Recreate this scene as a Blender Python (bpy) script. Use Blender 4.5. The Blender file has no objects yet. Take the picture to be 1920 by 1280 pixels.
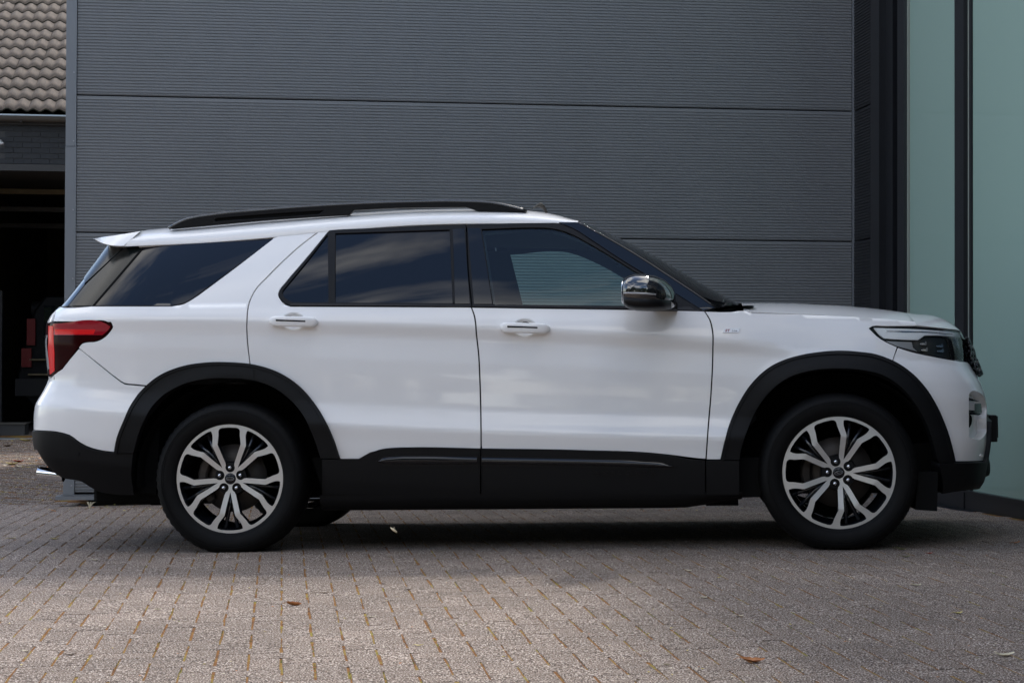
import bpy, bmesh, math, random
import numpy as np
from mathutils import Vector, Matrix
from mathutils.geometry import delaunay_2d_cdt
random.seed(7)
RNG = np.random.default_rng(11)
R = math.radians
SC = bpy.context.scene
COL = SC.collection

# ------------------------------------------------------------------ camera
FPX = 3400.0                      # focal length in pixels of the 1920 wide photograph
CAM_H = 0.795
cam_data = bpy.data.cameras.new('camera')
cam_data.sensor_width = 36.0
cam_data.lens = FPX / 1920.0 * 36.0
cam_data.clip_start = 0.1
cam_data.clip_end = 2000.0
cam = bpy.data.objects.new('camera', cam_data)
COL.objects.link(cam)
CAM_ROT = (Matrix.Rotation(R(90) + math.atan(50.0 / FPX), 3, 'X') @ Matrix.Rotation(0.0031, 3, 'Z'))
cam.matrix_world = Matrix.Translation((0, 0, CAM_H)) @ CAM_ROT.to_4x4()
SC.camera = cam

# ------------------------------------------------------------------ sky and sun
SUN_EL, SUN_AZ = R(51), R(22)     # azimuth clockwise from the view direction (+Y)
world = bpy.data.worlds.new('World')
SC.world = world
world.use_nodes = True
wn, wl = world.node_tree.nodes, world.node_tree.links
wn.clear()
w_out = wn.new('ShaderNodeOutputWorld')
w_bg = wn.new('ShaderNodeBackground')
w_bg.inputs['Strength'].default_value = 0.15
w_sky = wn.new('ShaderNodeTexSky')
w_sky.sky_type = 'NISHITA'
w_sky.sun_disc = False
w_sky.sun_elevation = SUN_EL
w_sky.sun_rotation = SUN_AZ
w_sky.air_density = 1.0
w_sky.dust_density = 0.6
w_co = wn.new('ShaderNodeTexCoord')
w_map = wn.new('ShaderNodeMapping')
w_map.inputs['Scale'].default_value = (1.0, 1.0, 2.2)
w_map.inputs['Location'].default_value = (3.3, 8.1, 3.3)
w_no = wn.new('ShaderNodeTexNoise')
w_no.inputs['Scale'].default_value = 2.1
w_no.inputs['Detail'].default_value = 9.0
w_no.inputs['Roughness'].default_value = 0.56
w_no.inputs['Distortion'].default_value = 0.25
w_rp = wn.new('ShaderNodeValToRGB')
w_rp.color_ramp.elements[0].position = 0.47
w_rp.color_ramp.elements[1].position = 0.62
w_mix = wn.new('ShaderNodeMix')
w_mix.data_type = 'RGBA'
w_no2 = wn.new('ShaderNodeTexNoise')
w_no2.inputs['Scale'].default_value = 5.0
w_no2.inputs['Detail'].default_value = 6.0
w_rp2 = wn.new('ShaderNodeValToRGB')
w_rp2.color_ramp.elements[0].position = 0.35
w_rp2.color_ramp.elements[0].color = (4.2, 4.2, 4.3, 1)
w_rp2.color_ramp.elements[1].position = 0.7
w_rp2.color_ramp.elements[1].color = (13.5, 13.1, 12.4, 1)
wl.new(w_co.outputs['Generated'], w_map.inputs['Vector'])
wl.new(w_map.outputs['Vector'], w_no.inputs['Vector'])
wl.new(w_map.outputs['Vector'], w_no2.inputs['Vector'])
wl.new(w_no.outputs['Fac'], w_rp.inputs['Fac'])
wl.new(w_no2.outputs['Fac'], w_rp2.inputs['Fac'])
wl.new(w_rp.outputs['Color'], w_mix.inputs['Factor'])
wl.new(w_sky.outputs['Color'], w_mix.inputs[6])
wl.new(w_rp2.outputs['Color'], w_mix.inputs[7])
wl.new(w_mix.outputs[2], w_bg.inputs['Color'])
wl.new(w_bg.outputs['Background'], w_out.inputs['Surface'])

sun_data = bpy.data.lights.new('sun', 'SUN')
sun_data.energy = 1.6
sun_data.angle = R(6.0)
sun_data.color = (1.0, 0.945, 0.88)
sun = bpy.data.objects.new('sun', sun_data)
COL.objects.link(sun)
to_sun = Vector((math.sin(SUN_AZ) * math.cos(SUN_EL), math.cos(SUN_AZ) * math.cos(SUN_EL), math.sin(SUN_EL)))
sun.rotation_euler = to_sun.to_track_quat('Z', 'Y').to_euler()
sun.location = (0, 0, 12)

SC.view_settings.view_transform = 'Standard'
SC.view_settings.look = 'None'
SC.view_settings.gamma = 1.0
SC.view_settings.use_curve_mapping = False
SC.view_settings.exposure = 1.1
SC.cycles.use_denoising = True
SC.cycles.max_bounces = 8
SC.cycles.transparent_max_bounces = 12
SC.cycles.sample_clamp_indirect = 6.0

# ------------------------------------------------------------------ projection helpers
CR = np.array(CAM_ROT)
CP = np.array([0.0, 0.0, CAM_H])

def project(P):
    """world points (n,3) -> photograph pixels (n,2)"""
    q = (np.atleast_2d(P) - CP) @ CR
    return np.stack([960 + FPX * q[:, 0] / -q[:, 2], 640 - FPX * q[:, 1] / -q[:, 2]], 1)

def ray(px, py):
    d = np.array([(px - 960) / FPX, -(py - 640) / FPX, -1.0])
    return CR @ d

def zg(x, y):
    """height of the yard: falls gently to the left and to the drain at the wall, rises beyond it"""
    x = np.asarray(x, float); y = np.asarray(y, float)
    base = 0.0175 * np.clip(x, -7, 6) - 0.0122 * np.clip(y, 9.1, 13.4) + 0.012 * (np.clip(y, -4, 9.1) - 9.1)
    far = np.clip(y - 13.4, 0, 30)
    return base + 0.0236 * np.minimum(far, 9)

def ground_pt(px, py):
    d = ray(px, py); t = 5.0
    for _ in range(40):
        p = CP + d * t
        t += (p[2] - float(zg(p[0], p[1]))) / -d[2] * 0.9
    p = CP + d * t
    return Vector((p[0], p[1], float(zg(p[0], p[1]))))

# ------------------------------------------------------------------ materials
MATS = {}
def nmat(name):
    m = bpy.data.materials.new(name); m.use_nodes = True
    MATS[name] = m
    return m, m.node_tree.nodes, m.node_tree.links, m.node_tree.nodes['Principled BSDF']

def mat(name, col, rough=0.5, metal=0.0, coat=0.0, coat_rough=0.03, spec=0.5, var=0.0, vscale=8.0,
        bump=0.0, bscale=60.0, dirt=None, dscale=3.0, alpha=None, rvar=0.0):
    m, n, l, b = nmat(name)
    b.inputs['Base Color'].default_value = (*col, 1)
    b.inputs['Roughness'].default_value = rough
    b.inputs['Metallic'].default_value = metal
    b.inputs['Coat Weight'].default_value = coat
    b.inputs['Coat Roughness'].default_value = coat_rough
    b.inputs['Specular IOR Level'].default_value = spec
    tc = n.new('ShaderNodeTexCoord')
    if var > 0 or dirt:
        no = n.new('ShaderNodeTexNoise'); no.inputs['Scale'].default_value = vscale
        no.inputs['Detail'].default_value = 6; no.inputs['Roughness'].default_value = 0.6
        l.new(tc.outputs['Object'], no.inputs['Vector'])
        rp = n.new('ShaderNodeValToRGB')
        rp.color_ramp.elements[0].position = 0.3; rp.color_ramp.elements[1].position = 0.7
        rp.color_ramp.elements[0].color = (*[c * (1 - var) for c in col], 1)
        rp.color_ramp.elements[1].color = (*[min(1, c * (1 + var)) for c in col], 1)
        l.new(no.outputs['Fac'], rp.inputs['Fac'])
        last = rp.outputs['Color']
        if dirt:
            n2 = n.new('ShaderNodeTexNoise'); n2.inputs['Scale'].default_value = dscale
            n2.inputs['Detail'].default_value = 8; n2.inputs['Roughness'].default_value = 0.65
            l.new(tc.outputs['Object'], n2.inputs['Vector'])
            r2 = n.new('ShaderNodeValToRGB'); r2.color_ramp.elements[0].position = 0.5
            r2.color_ramp.elements[1].position = 0.75
            r2.color_ramp.elements[1].color = (0.6, 0.6, 0.6, 1)
            l.new(n2.outputs['Fac'], r2.inputs['Fac'])
            mx = n.new('ShaderNodeMix'); mx.data_type = 'RGBA'
            mx.inputs[7].default_value = (*dirt, 1)
            l.new(r2.outputs['Color'], mx.inputs['Factor']); l.new(last, mx.inputs[6])
            last = mx.outputs[2]
        l.new(last, b.inputs['Base Color'])
    if rvar > 0:
        n3 = n.new('ShaderNodeTexNoise'); n3.inputs['Scale'].default_value = 5
        n3.inputs['Detail'].default_value = 5
        l.new(tc.outputs['Object'], n3.inputs['Vector'])
        mr = n.new('ShaderNodeMapRange')
        mr.inputs['From Min'].default_value = 0.3; mr.inputs['From Max'].default_value = 0.7
        mr.inputs['To Min'].default_value = rough - rvar; mr.inputs['To Max'].default_value = rough + rvar
        l.new(n3.outputs['Fac'], mr.inputs['Value']); l.new(mr.outputs['Result'], b.inputs['Roughness'])
    if bump > 0:
        nb = n.new('ShaderNodeTexNoise'); nb.inputs['Scale'].default_value = bscale
        nb.inputs['Detail'].default_value = 4
        l.new(tc.outputs['Object'], nb.inputs['Vector'])
        bp = n.new('ShaderNodeBump'); bp.inputs['Strength'].default_value = bump
        bp.inputs['Distance'].default_value = 0.01
        l.new(nb.outputs['Fac'], bp.inputs['Height']); l.new(bp.outputs['Normal'], b.inputs['Normal'])
    return m

def glass_mat(name, tint, f0=1.5, refl=1.0, rough=0.0):
    """thin sheet of glass: tinted transmission under a Fresnel reflection"""
    m, n, l, b = nmat(name)
    n.remove(b)
    out = n['Material Output']
    tr = n.new('ShaderNodeBsdfTransparent'); tr.inputs['Color'].default_value = (*tint, 1)
    gl = n.new('ShaderNodeBsdfGlossy'); gl.inputs['Roughness'].default_value = rough
    gl.inputs['Color'].default_value = (refl, refl, refl, 1)
    fr = n.new('ShaderNodeFresnel'); fr.inputs['IOR'].default_value = f0
    mx = n.new('ShaderNodeMixShader')
    l.new(fr.outputs['Fac'], mx.inputs['Fac']); l.new(tr.outputs[0], mx.inputs[1]); l.new(gl.outputs[0], mx.inputs[2])
    l.new(mx.outputs[0], out.inputs['Surface'])
    return m

M = {}
M['paint'] = mat('white_paint', (0.88, 0.87, 0.86), 0.32, coat=0.85, coat_rough=0.05, spec=0.35)
M['gap'] = mat('dark_shell', (0.010, 0.010, 0.011), 0.8)
M['clad'] = mat('grained_black_plastic', (0.0050, 0.0053, 0.0062), 0.50, spec=0.20, bump=0.06, bscale=900)
M['trim'] = mat('satin_black_trim', (0.006, 0.006, 0.007), 0.40, spec=0.22)
M['gloss'] = mat('gloss_black', (0.005, 0.0055, 0.008), 0.05, spec=0.5)
M['gloss2'] = mat('gloss_black_rear_pillar', (0.007, 0.009, 0.009), 0.22, spec=0.3)
M['privacy'] = mat('privacy_glass', (0.003, 0.004, 0.008), 0.02, spec=0.5)
M['sideglass'] = glass_mat('side_glass', (0.76, 0.97, 0.94), 1.52)
M['screen'] = glass_mat('windscreen_glass', (0.32, 0.42, 0.37), 1.5)
M['capgloss'] = mat('polished_black_mirror_cap', (0.01, 0.01, 0.012), 0.03, coat=1.0, coat_rough=0.0, spec=1.0)
M['railtop'] = mat('rail_gloss_edge', (0.02, 0.021, 0.023), 0.22, spec=1.0)
M['badge'] = mat('badge_silver', (0.62, 0.62, 0.63), 0.3, metal=0.5)
M['pocket'] = mat('wheel_pocket_black', (0.006, 0.006, 0.007), 0.5, spec=0.2)
M['chrome'] = mat('chrome', (0.75, 0.76, 0.78), 0.08, metal=1.0)
M['alu'] = mat('machined_aluminium', (0.62, 0.615, 0.61), 0.38, metal=0.75, spec=0.5)
M['rimblack'] = mat('gloss_black_alloy', (0.008, 0.009, 0.012), 0.15, coat=0.6)
M['tyre'] = mat('tyre_rubber', (0.0042, 0.0042, 0.0045), 0.62, spec=0.16, var=0.2, vscale=30)
M['disc'] = mat('brake_steel', (0.05, 0.042, 0.037), 0.5, metal=0.5)
M['dark'] = mat('matt_black_underside', (0.006, 0.006, 0.006), 0.9, spec=0.1)
M['redlens'] = mat('red_lamp_lens', (0.30, 0.004, 0.016), 0.10, spec=0.5)
M['redlens2'] = mat('red_reflector', (0.75, 0.008, 0.012), 0.2, spec=0.3)
M['darkred'] = mat('dark_red_lens', (0.020, 0.0010, 0.0015), 0.15, spec=0.08)
M['clearlens'] = mat('pale_lamp_lens', (0.5, 0.5, 0.5), 0.1, coat=1.0)
M['lampglass'] = glass_mat('lamp_cover', (0.97, 0.99, 0.985), 1.3)
M['lampdark'] = mat('lamp_housing', (0.03, 0.036, 0.036), 0.2, spec=0.6)
M['lampgrey'] = mat('lamp_reflector', (0.42, 0.42, 0.43), 0.35, metal=0.3)
M['drl'] = mat('lamp_light_guide', (0.92, 0.92, 0.93), 0.3)
M['interior'] = mat('cabin_dark_cloth', (0.035, 0.037, 0.04), 0.8)
M['liner'] = mat('cabin_roof_lining', (0.42, 0.42, 0.40), 0.9)

# ------------------------------------------------------------------ object helpers
def link(o, parent=None):
    COL.objects.link(o)
    if parent is not None:
        o.parent = parent
    return o

def mk(name, verts, faces, m=None, parent=None, smooth=False, normals=None, mats=None, midx=None):
    me = bpy.data.meshes.new(name)
    me.from_pydata([tuple(map(float, v)) for v in verts], [], faces)
    me.validate()
    if mats:
        for mm in mats: me.materials.append(mm)
        if midx is not None and len(midx) == len(me.polygons):
            me.polygons.foreach_set('material_index', midx)
    elif m is not None:
        me.materials.append(m)
    if smooth or normals is not None:
        me.polygons.foreach_set('use_smooth', [True] * len(me.polygons))
    if normals is not None and len(normals) == len(me.vertices):
        me.normals_split_custom_set_from_vertices([tuple(map(float, q)) for q in normals])
    me.update()
    return link(bpy.data.objects.new(name, me), parent)

def tag(o, label=None, cat=None, group=None, kind=None):
    if label: o['label'] = label
    if cat: o['category'] = cat
    if group: o['group'] = group
    if kind: o['kind'] = kind
    return o

def empty(name, loc=(0, 0, 0), parent=None):
    o = bpy.data.objects.new(name, None); o.empty_display_size = 0.2
    o.location = loc
    return link(o, parent)

class MB:
    """collects simple shapes into one mesh"""
    def __init__(s): s.v = []; s.f = []
    def add(s, verts, faces):
        k = len(s.v); s.v += [tuple(p) for p in verts]; s.f += [[i + k for i in f] for f in faces]
    def box(s, c, size, rot=None, ch=0.0):
        hx, hy, hz = [q / 2 for q in size]
        if ch > 0:
            P = []
            for sx in (-1, 1):
                for sy in (-1, 1):
                    for sz in (-1, 1):
                        P += [(sx * (hx - ch), sy * (hy - ch), sz * hz), (sx * (hx - ch), sy * hy, sz * (hz - ch)), (sx * hx, sy * (hy - ch), sz * (hz - ch))]
            bm = bmesh.new(); [bm.verts.new(p) for p in P]
            r_ = bmesh.ops.convex_hull(bm, input=bm.verts); bm.verts.index_update()
            V = [v.co.copy() for v in bm.verts]; F = [[v.index for v in f.verts] for f in bm.faces]
            bm.free()
        else:
            V = [Vector((sx * hx, sy * hy, sz * hz)) for sx in (-1, 1) for sy in (-1, 1) for sz in (-1, 1)]
            F = [[0, 1, 3, 2], [4, 6, 7, 5], [0, 4, 5, 1], [2, 3, 7, 6], [0, 2, 6, 4], [1, 5, 7, 3]]
        if rot is not None: V = [rot @ v for v in V]
        c = Vector(c)
        s.add([v + c for v in V], F)
    def tube(s, pts, r, n=8, caps=True):
        pts = [Vector(p) for p in pts]; rr = r if hasattr(r, '__len__') else [r] * len(pts)
        base = len(s.v); up = Vector((0, 0, 1))
        for i, p in enumerate(pts):
            t = (pts[min(i + 1, len(pts) - 1)] - pts[max(i - 1, 0)]).normalized()
            a = t.cross(up)
            if a.length < 1e-3: a = t.cross(Vector((1, 0, 0)))
            a.normalize(); b_ = t.cross(a).normalized()
            for k in range(n):
                q = 2 * math.pi * k / n
                s.v.append(tuple(p + (a * math.cos(q) + b_ * math.sin(q)) * rr[i]))
        for i in range(len(pts) - 1):
            for k in range(n):
                s.f.append([base + i * n + k, base + i * n + (k + 1) % n, base + (i + 1) * n + (k + 1) % n, base + (i + 1) * n + k])
        if caps:
            s.f.append([base + k for k in range(n)][::-1]); s.f.append([base + (len(pts) - 1) * n + k for k in range(n)])
    def build(s, name, m, parent=None, smooth=False):
        o = mk(name, s.v, s.f, m, parent, smooth)
        bm = bmesh.new(); bm.from_mesh(o.data); bmesh.ops.recalc_face_normals(bm, faces=bm.faces); bm.to_mesh(o.data); bm.free()
        return o

def grid_mesh(name, P, m, parent=None, smooth=True, flip=False, close_u=False):
    nu, nv = P.shape[:2]
    V = P.reshape(-1, 3); F = []
    for i in range(nu if close_u else nu - 1):
        for j in range(nv - 1):
            a, b_ = i * nv + j, ((i + 1) % nu) * nv + j
            q = [a, b_, b_ + 1, a + 1]
            F.append(q[::-1] if flip else q)
    return mk(name, V, F, m, parent, smooth)

def add_tone(o, vals):
    at = o.data.attributes.new('tone', 'FLOAT', 'POINT'); at.data.foreach_set('value', np.asarray(vals, dtype=np.float32))

def catmull(pts, closed, step):
    """pts: (x, y) or (x, y, 1) for a sharp corner -> dense polyline through them"""
    n = len(pts); P = [np.array(p[:2], float) for p in pts]; sharp = [len(p) > 2 for p in pts]
    out = []
    for i in range(n if closed else n - 1):
        p1, p2 = P[i], P[(i + 1) % n]
        p0 = P[i - 1] if (closed or i > 0) else p1
        p3 = P[(i + 2) % n] if (closed or i + 2 < n) else p2
        d = np.linalg.norm(p2 - p1)
        k = max(1, int(round(d / step)))
        def tang(a, b_, c):
            da, dc = np.linalg.norm(b_ - a) + 1e-9, np.linalg.norm(c - b_) + 1e-9
            return ((b_ - a) / da * dc + (c - b_) / dc * da) / (da + dc)
        t1 = (p2 - p1) / (d + 1e-9) if sharp[i] or (not closed and i == 0) else tang(p0, p1, p2)
        t2 = (p2 - p1) / (d + 1e-9) if sharp[(i + 1) % n] or (not closed and i + 2 >= n) else tang(p1, p2, p3)
        for j in range(k):
            t = j / k
            h1, h2, h3, h4 = 2*t**3-3*t*t+1, t**3-2*t*t+t, -2*t**3+3*t*t, t**3-t*t
            out.append(h1 * p1 + h2 * d * t1 + h3 * p2 + h4 * d * t2)
    if not closed: out.append(P[-1])
    return np.array(out)

def poly_area(p):
    x, y = p[:, 0], p[:, 1]
    return 0.5 * np.sum(x * np.roll(y, -1) - np.roll(x, -1) * y)

def inside(pts, poly):
    x, y = pts[:, 0], pts[:, 1]; c = np.zeros(len(pts), bool)
    xj, yj = poly[-1]
    for xi, yi in poly:
        with np.errstate(divide='ignore', invalid='ignore'):
            k = ((yi > y) != (yj > y)) & (x < (xj - xi) * (y - yi) / (yj - yi + 1e-12) + xi)
        c ^= k; xj, yj = xi, yi
    return c

def edge_dist(pts, poly):
    d = np.full(len(pts), 1e9)
    a = poly; b_ = np.roll(poly, -1, 0)
    for p, q in zip(a, b_):
        v = q - p; L = v @ v + 1e-12
        t = np.clip(((pts - p) @ v) / L, 0, 1)
        d = np.minimum(d, np.linalg.norm(pts - (p + t[:, None] * v), axis=1))
    return d

def shrink(poly, g):
    if abs(g) < 1e-9: return poly
    if poly_area(poly) < 0: poly = poly[::-1]
    e = np.roll(poly, -1, 0) - poly; e /= (np.linalg.norm(e, axis=1, keepdims=True) + 1e-12)
    n1 = np.stack([-e[:, 1], e[:, 0]], 1); n0 = np.roll(n1, 1, 0)
    b_ = n0 + n1; b_ /= (np.linalg.norm(b_, axis=1, keepdims=True) + 1e-12)
    c = np.clip((b_ * n1).sum(1), 0.45, 1)
    return poly + b_ * (g / c)[:, None]

def cdt(outer, holes=(), step=(0.03, 0.03), dense=()):
    """triangulate a region of the plane, with evenly spread points inside it"""
    loops = [outer] + list(holes)
    pts = [tuple(p) for L in loops for p in L]; edges = []; k = 0
    for L in loops:
        n = len(L); edges += [(k + i, k + (i + 1) % n) for i in range(n)]; k += n
    lo, hi = outer.min(0), outer.max(0)
    gs = []
    for (a, b_, st) in [(lo, hi, step)] + list(dense):
        gx = np.arange(a[0], b_[0], st[0]); gy = np.arange(a[1], b_[1], st[1])
        if len(gx) == 0 or len(gy) == 0: continue
        g = np.stack(np.meshgrid(gx, gy), -1).reshape(-1, 2)
        ok = inside(g, outer)
        for h in holes: ok &= ~inside(g, h)
        g = g[ok]
        if len(g):
            md = min(st) * 0.45
            ok = edge_dist(g, outer) > md
            for h in holes: ok &= edge_dist(g, h) > md
            gs.append(g[ok])
    if gs:
        g = np.concatenate(gs)
        pts += [tuple(p) for p in g]
    v, e, f, *_ = delaunay_2d_cdt([Vector(p) for p in pts], edges, [], 0, 1e-6)
    V = np.array([(q.x, q.y) for q in v]); F = [list(t) for t in f]
    c = np.array([V[t].mean(0) for t in F])
    ok = inside(c, outer)
    for h in holes: ok &= ~inside(c, h)
    F = [t for t, q in zip(F, ok) if q]
    return V, F


# ------------------------------------------------------------------ car frame
YAW = R(5.5)
OX, OY = 0.188, 9.966
CO = np.array([OX, OY, float(zg(OX, OY))])
_F = np.array([math.cos(YAW), -math.sin(YAW), 0.0175 * math.cos(YAW) + 0.0122 * math.sin(YAW)])
_F /= np.linalg.norm(_F)
_N = np.array([-0.0175, 0.0122, 1.0]); _N -= _F * (_N @ _F); _N /= np.linalg.norm(_N)
_L = np.cross(_N, _F)
CM = np.stack([_F, _L, _N], 1)             # local (x forward, y left/away, z up) -> world

def c2w(P): return np.atleast_2d(P) @ CM.T + CO
CAMC = (CP - CO) @ CM                      # camera in car coordinates
def cray(px, py): return ray(px, py) @ CM
def cpl(px, py, w):
    """photograph pixel -> (x, z) on the car's plane y = -w"""
    d = cray(px, py); t = (-w - CAMC[1]) / d[1]
    p = CAMC + d * t
    return p[0], p[2]
def cpl_arr(pts, w): return np.array([cpl(p[0], p[1], w) for p in pts])
def cproj(P): return project(c2w(P))

WB = 3.034 / 2
WR = 0.370
XF, XR = 1.40, -1.70                        # where the plan starts to turn in
NF = np.array([(0,1),(.12,.999),(.25,.996),(.4,.985),(.55,.962),(.68,.925),(.79,.865),(.87,.785),(.93,.67),(.97,.52),(.99,.32),(1,.12),(1,0)])
NRR = np.array([(0,1),(.2,.998),(.4,.99),(.58,.965),(.72,.93),(.84,.875),(.91,.79),(.95,.67),(.975,.5),(.99,.3),(1,.1),(1,0)])
LF0, LR0 = 0.96, 0.94

def arc_table(tab, L, w=0.97):
    dense = catmull([tuple(p) for p in tab], False, 0.02)
    P = dense * np.array([L, w]); s = np.concatenate([[0], np.cumsum(np.linalg.norm(np.diff(P, axis=0), axis=1))])
    return s, dense
SF, TF = arc_table(NF, LF0); SR, TR = arc_table(NRR, LR0)
U_F, U_R = XF + SF[-1], XR - SR[-1]

def sstep(a, b_, x):
    t = np.clip((x - a) / (b_ - a), 0, 1); return t * t * (3 - 2 * t)

_zf = np.arange(0.0, 1.40, 0.002)
def _prof(tab, sig=0.009):
    t = np.array(tab); y = np.interp(_zf, t[:, 0], t[:, 1])
    k = np.arange(-30, 31) * 0.002; g = np.exp(-k * k / (2 * sig * sig)); g /= g.sum()
    return np.convolve(np.pad(y, 30, 'edge'), g, 'valid')
PR_MID = _prof([(0,.80),(.20,.905),(.26,.945),(.33,.963),(.40,.973),(.48,.981),(.54,.985),(.605,.994),(.66,.978),(.72,.964),(.80,.962),(.88,.962),(.95,.960),(1.02,.951),(1.07,.946),(1.135,.961),(1.17,.948),(1.216,.922),(1.4,.85)])
PR_FRT = _prof([(0,.80),(.20,.90),(.33,.95),(.50,.972),(.605,.978),(.70,.972),(.80,.972),(.90,.970),(1.0,.962),(1.07,.950),(1.12,.936),(1.17,.912),(1.20,.888),(1.216,.866),(1.4,.80)], 0.016)
PR_REAR = _prof([(0,.80),(.20,.89),(.33,.95),(.45,.968),(.52,.972),(.585,.976),(.60,.975),(.66,.955),(.72,.944),(.80,.943),(.90,.945),(.98,.948),(1.06,.944),(1.135,.952),(1.16,.945),(1.216,.915),(1.4,.85)])

C1 = np.polyfit(*cpl_arr([(90,597),(240,598.5),(500,603),(700,607),(890,613),(1100,623),(1330,638),(1500,652),(1650,668),(1800,684)], .955).T, 3)
C2 = np.polyfit(*cpl_arr([(65,757),(230,770),(400,784),(620,798),(760,802),(900,807),(1200,817),(1325,822),(1500,824),(1800,824)], .985).T, 3)
_b1 = cpl_arr([(120,572.5),(180,572.5),(350,572.5),(500,573),(600,573.5),(700,574),(800,574.5),(882,575),(1000,576.8),(1100,578.5),(1180,579.5),(1260,581),(1340,583)], .918)
_b2 = cpl_arr([(1420,587),(1480,588.5),(1540,590.5),(1600,593.5),(1660,597.5),(1720,603),(1770,610)], .86)
ZB = np.polyfit(*np.concatenate([_b1, _b2]).T, 5)
ZE = np.polyfit(*cpl_arr([(120,471),(175,466),(232,461),(370,455),(512,446.5),(620,431),(700,427.5),(870,420.5),(960,418.5),(1040,417.6),(1083,418)], .70).T, 5)
ZB_XN = _b2[-1][0]
def zb_of(x): return np.polyval(ZB, np.minimum(x, ZB_XN)) - 0.35 * np.clip(x - ZB_XN, 0, 1)
def ze_of(x): return np.polyval(ZE, np.clip(x, -2.45, 0.40))

DENTS = []                                   # door handle cups: (x, z, rx, rz)
ARC = [(-WB, .372, 1), (WB, .372, 1)]

def canon(x, z):
    z2, z1, zb = np.polyval(C2, np.clip(x, -2.5, 2.3)), np.polyval(C1, np.clip(x, -2.5, 2.3)), zb_of(x)
    z1 = np.minimum(z1, zb - 0.05)
    return np.where(z < z2, z - z2 + .605,
           np.where(z < z1, .605 + (z - z2) / (z1 - z2) * .53,
           np.where(z < zb, 1.135 + (z - z1) / (zb - z1) * .081, 1.216 + (z - zb))))

def wlow(x, s):
    i = np.clip(s, 0, 1.398) / 0.002; k = i.astype(int); f = i - k
    def ev(p): return p[k] * (1 - f) + p[np.minimum(k + 1, len(p) - 1)] * f
    a = sstep(.95, 1.55, x); r = sstep(-.95, -1.5, x)
    return ev(PR_MID) * (1 - a) * (1 - r) + ev(PR_FRT) * a + ev(PR_REAR) * r

def gtap(x):
    return 1 - .055 * np.clip((-x - 1.0) / 1.3, 0, 1) ** 2 - .085 * np.clip((x - .25) / 1.0, 0, 1.3) ** 2

def wside(x, z, dents=True):
    x = np.asarray(x, float); z = np.asarray(z, float)
    s = canon(x, z); zb = zb_of(x); ze = ze_of(x)
    lo = wlow(x, np.minimum(s, 1.216))
    q = np.clip((z - zb) / np.maximum(ze - zb, .05), 0, 1.6)
    wb = wlow(x, np.full_like(x + s, 1.216)) - .006
    we = .705 * gtap(x)
    hi = wb + (we - wb) * (.84 * q + .16 * q * q)
    w = np.where(s > 1.216, hi, lo)
    for cx, cz, _ in ARC:                    # the sheet swells towards the wheel arches
        r = np.hypot(x - cx, z - cz)
        w = w + .016 * np.exp(-((r - .50) / .07) ** 2) * sstep(.45, .9, z) * (s < 1.216)
    if dents:
        for dx, dz, rx, rz in DENTS:
            r = np.hypot((x - dx) / rx, (z - dz) / rz)
            w = w - .022 * (1 - sstep(.55, 1.0, r))
    return w

XN_Z = np.linspace(0.15, 1.70, 60)
XNF = np.full(60, 2.42); XNR = np.full(60, -2.50)

def S(u, z, off=0.0):
    """body surface: u runs along the plan of the near side from the middle of the tail to the middle of the nose"""
    u, z = np.broadcast_arrays(np.asarray(u, float), np.asarray(z, float))
    xnf = np.interp(z, XN_Z, XNF); xnr = np.interp(z, XN_Z, XNR)
    sf = np.clip(u - XF, 0, SF[-1]); sr = np.clip(XR - u, 0, SR[-1])
    dxf = np.interp(sf, SF, TF[:, 0]); wf = np.interp(sf, SF, TF[:, 1])
    dxr = np.interp(sr, SR, TR[:, 0]); wr = np.interp(sr, SR, TR[:, 1])
    x = np.where(u > XF, XF + dxf * (xnf - XF), np.where(u < XR, XR + dxr * (xnr - XR), u))
    k = np.where(u > XF, wf, np.where(u < XR, wr, 1.0))
    w = wside(x, z) * k
    P = np.stack([x, -w, z], -1)
    if np.any(off):
        P = P + SN(u, z) * np.asarray(off)[..., None] if np.ndim(off) else P + SN(u, z) * off
    return P

def SN(u, z):
    e = 0.003
    du = S(u + e, z) - S(u - e, z); dz = S(u, z + e) - S(u, z - e)
    n = np.cross(du, dz); n /= (np.linalg.norm(n, axis=-1, keepdims=True) + 1e-12)
    return n                                  # points out of the body (towards -y on the near side)

UG = np.unique(np.concatenate([np.linspace(U_R + .02, XR, 110), np.linspace(XR, XF, 90), np.linspace(XF, U_F - .02, 130)]))

def _fit_nose():
    rear = [(640,72),(625,78)]
    tf = [(560,1800),(600,1792),(612,1797),(625,1805),(640,1811),(660,1813),(676,1814),(700,1829),(715,1838),(745,1849),(770,1851),(830,1850),(845,1848),(862,1845),(900,1838),(950,1800)]
    tr = [(440,215),(458,203),(490,180),(520,157),(545,137),(573,114),(590,96),(603,88),(640,85),(690,89),(710,92),(735,80),(757,66),(780,63),(805,63),(830,64),(850,69),(875,81),(895,96),(930,130)]
    tf = np.array(tf, float); tr = np.array(tr, float)
    for it in range(10):
        for arr, tgt, front in ((XNF, tf, True), (XNR, tr, False)):
            u = UG[UG > XF] if front else UG[UG < XR]
            uu, zz = np.meshgrid(u, XN_Z, indexing='ij')
            q = cproj(S(uu, zz).reshape(-1, 3)).reshape(len(u), len(XN_Z), 2)
            i = q[:, :, 0].argmax(0) if front else q[:, :, 0].argmin(0)
            ex = q[i, np.arange(len(XN_Z)), 0]; ey = q[i, np.arange(len(XN_Z)), 1]
            want = np.interp(ey, tgt[:, 0], tgt[:, 1])
            arr += (want - ex) / 378.0 * 0.9
_fit_nose()

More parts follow.
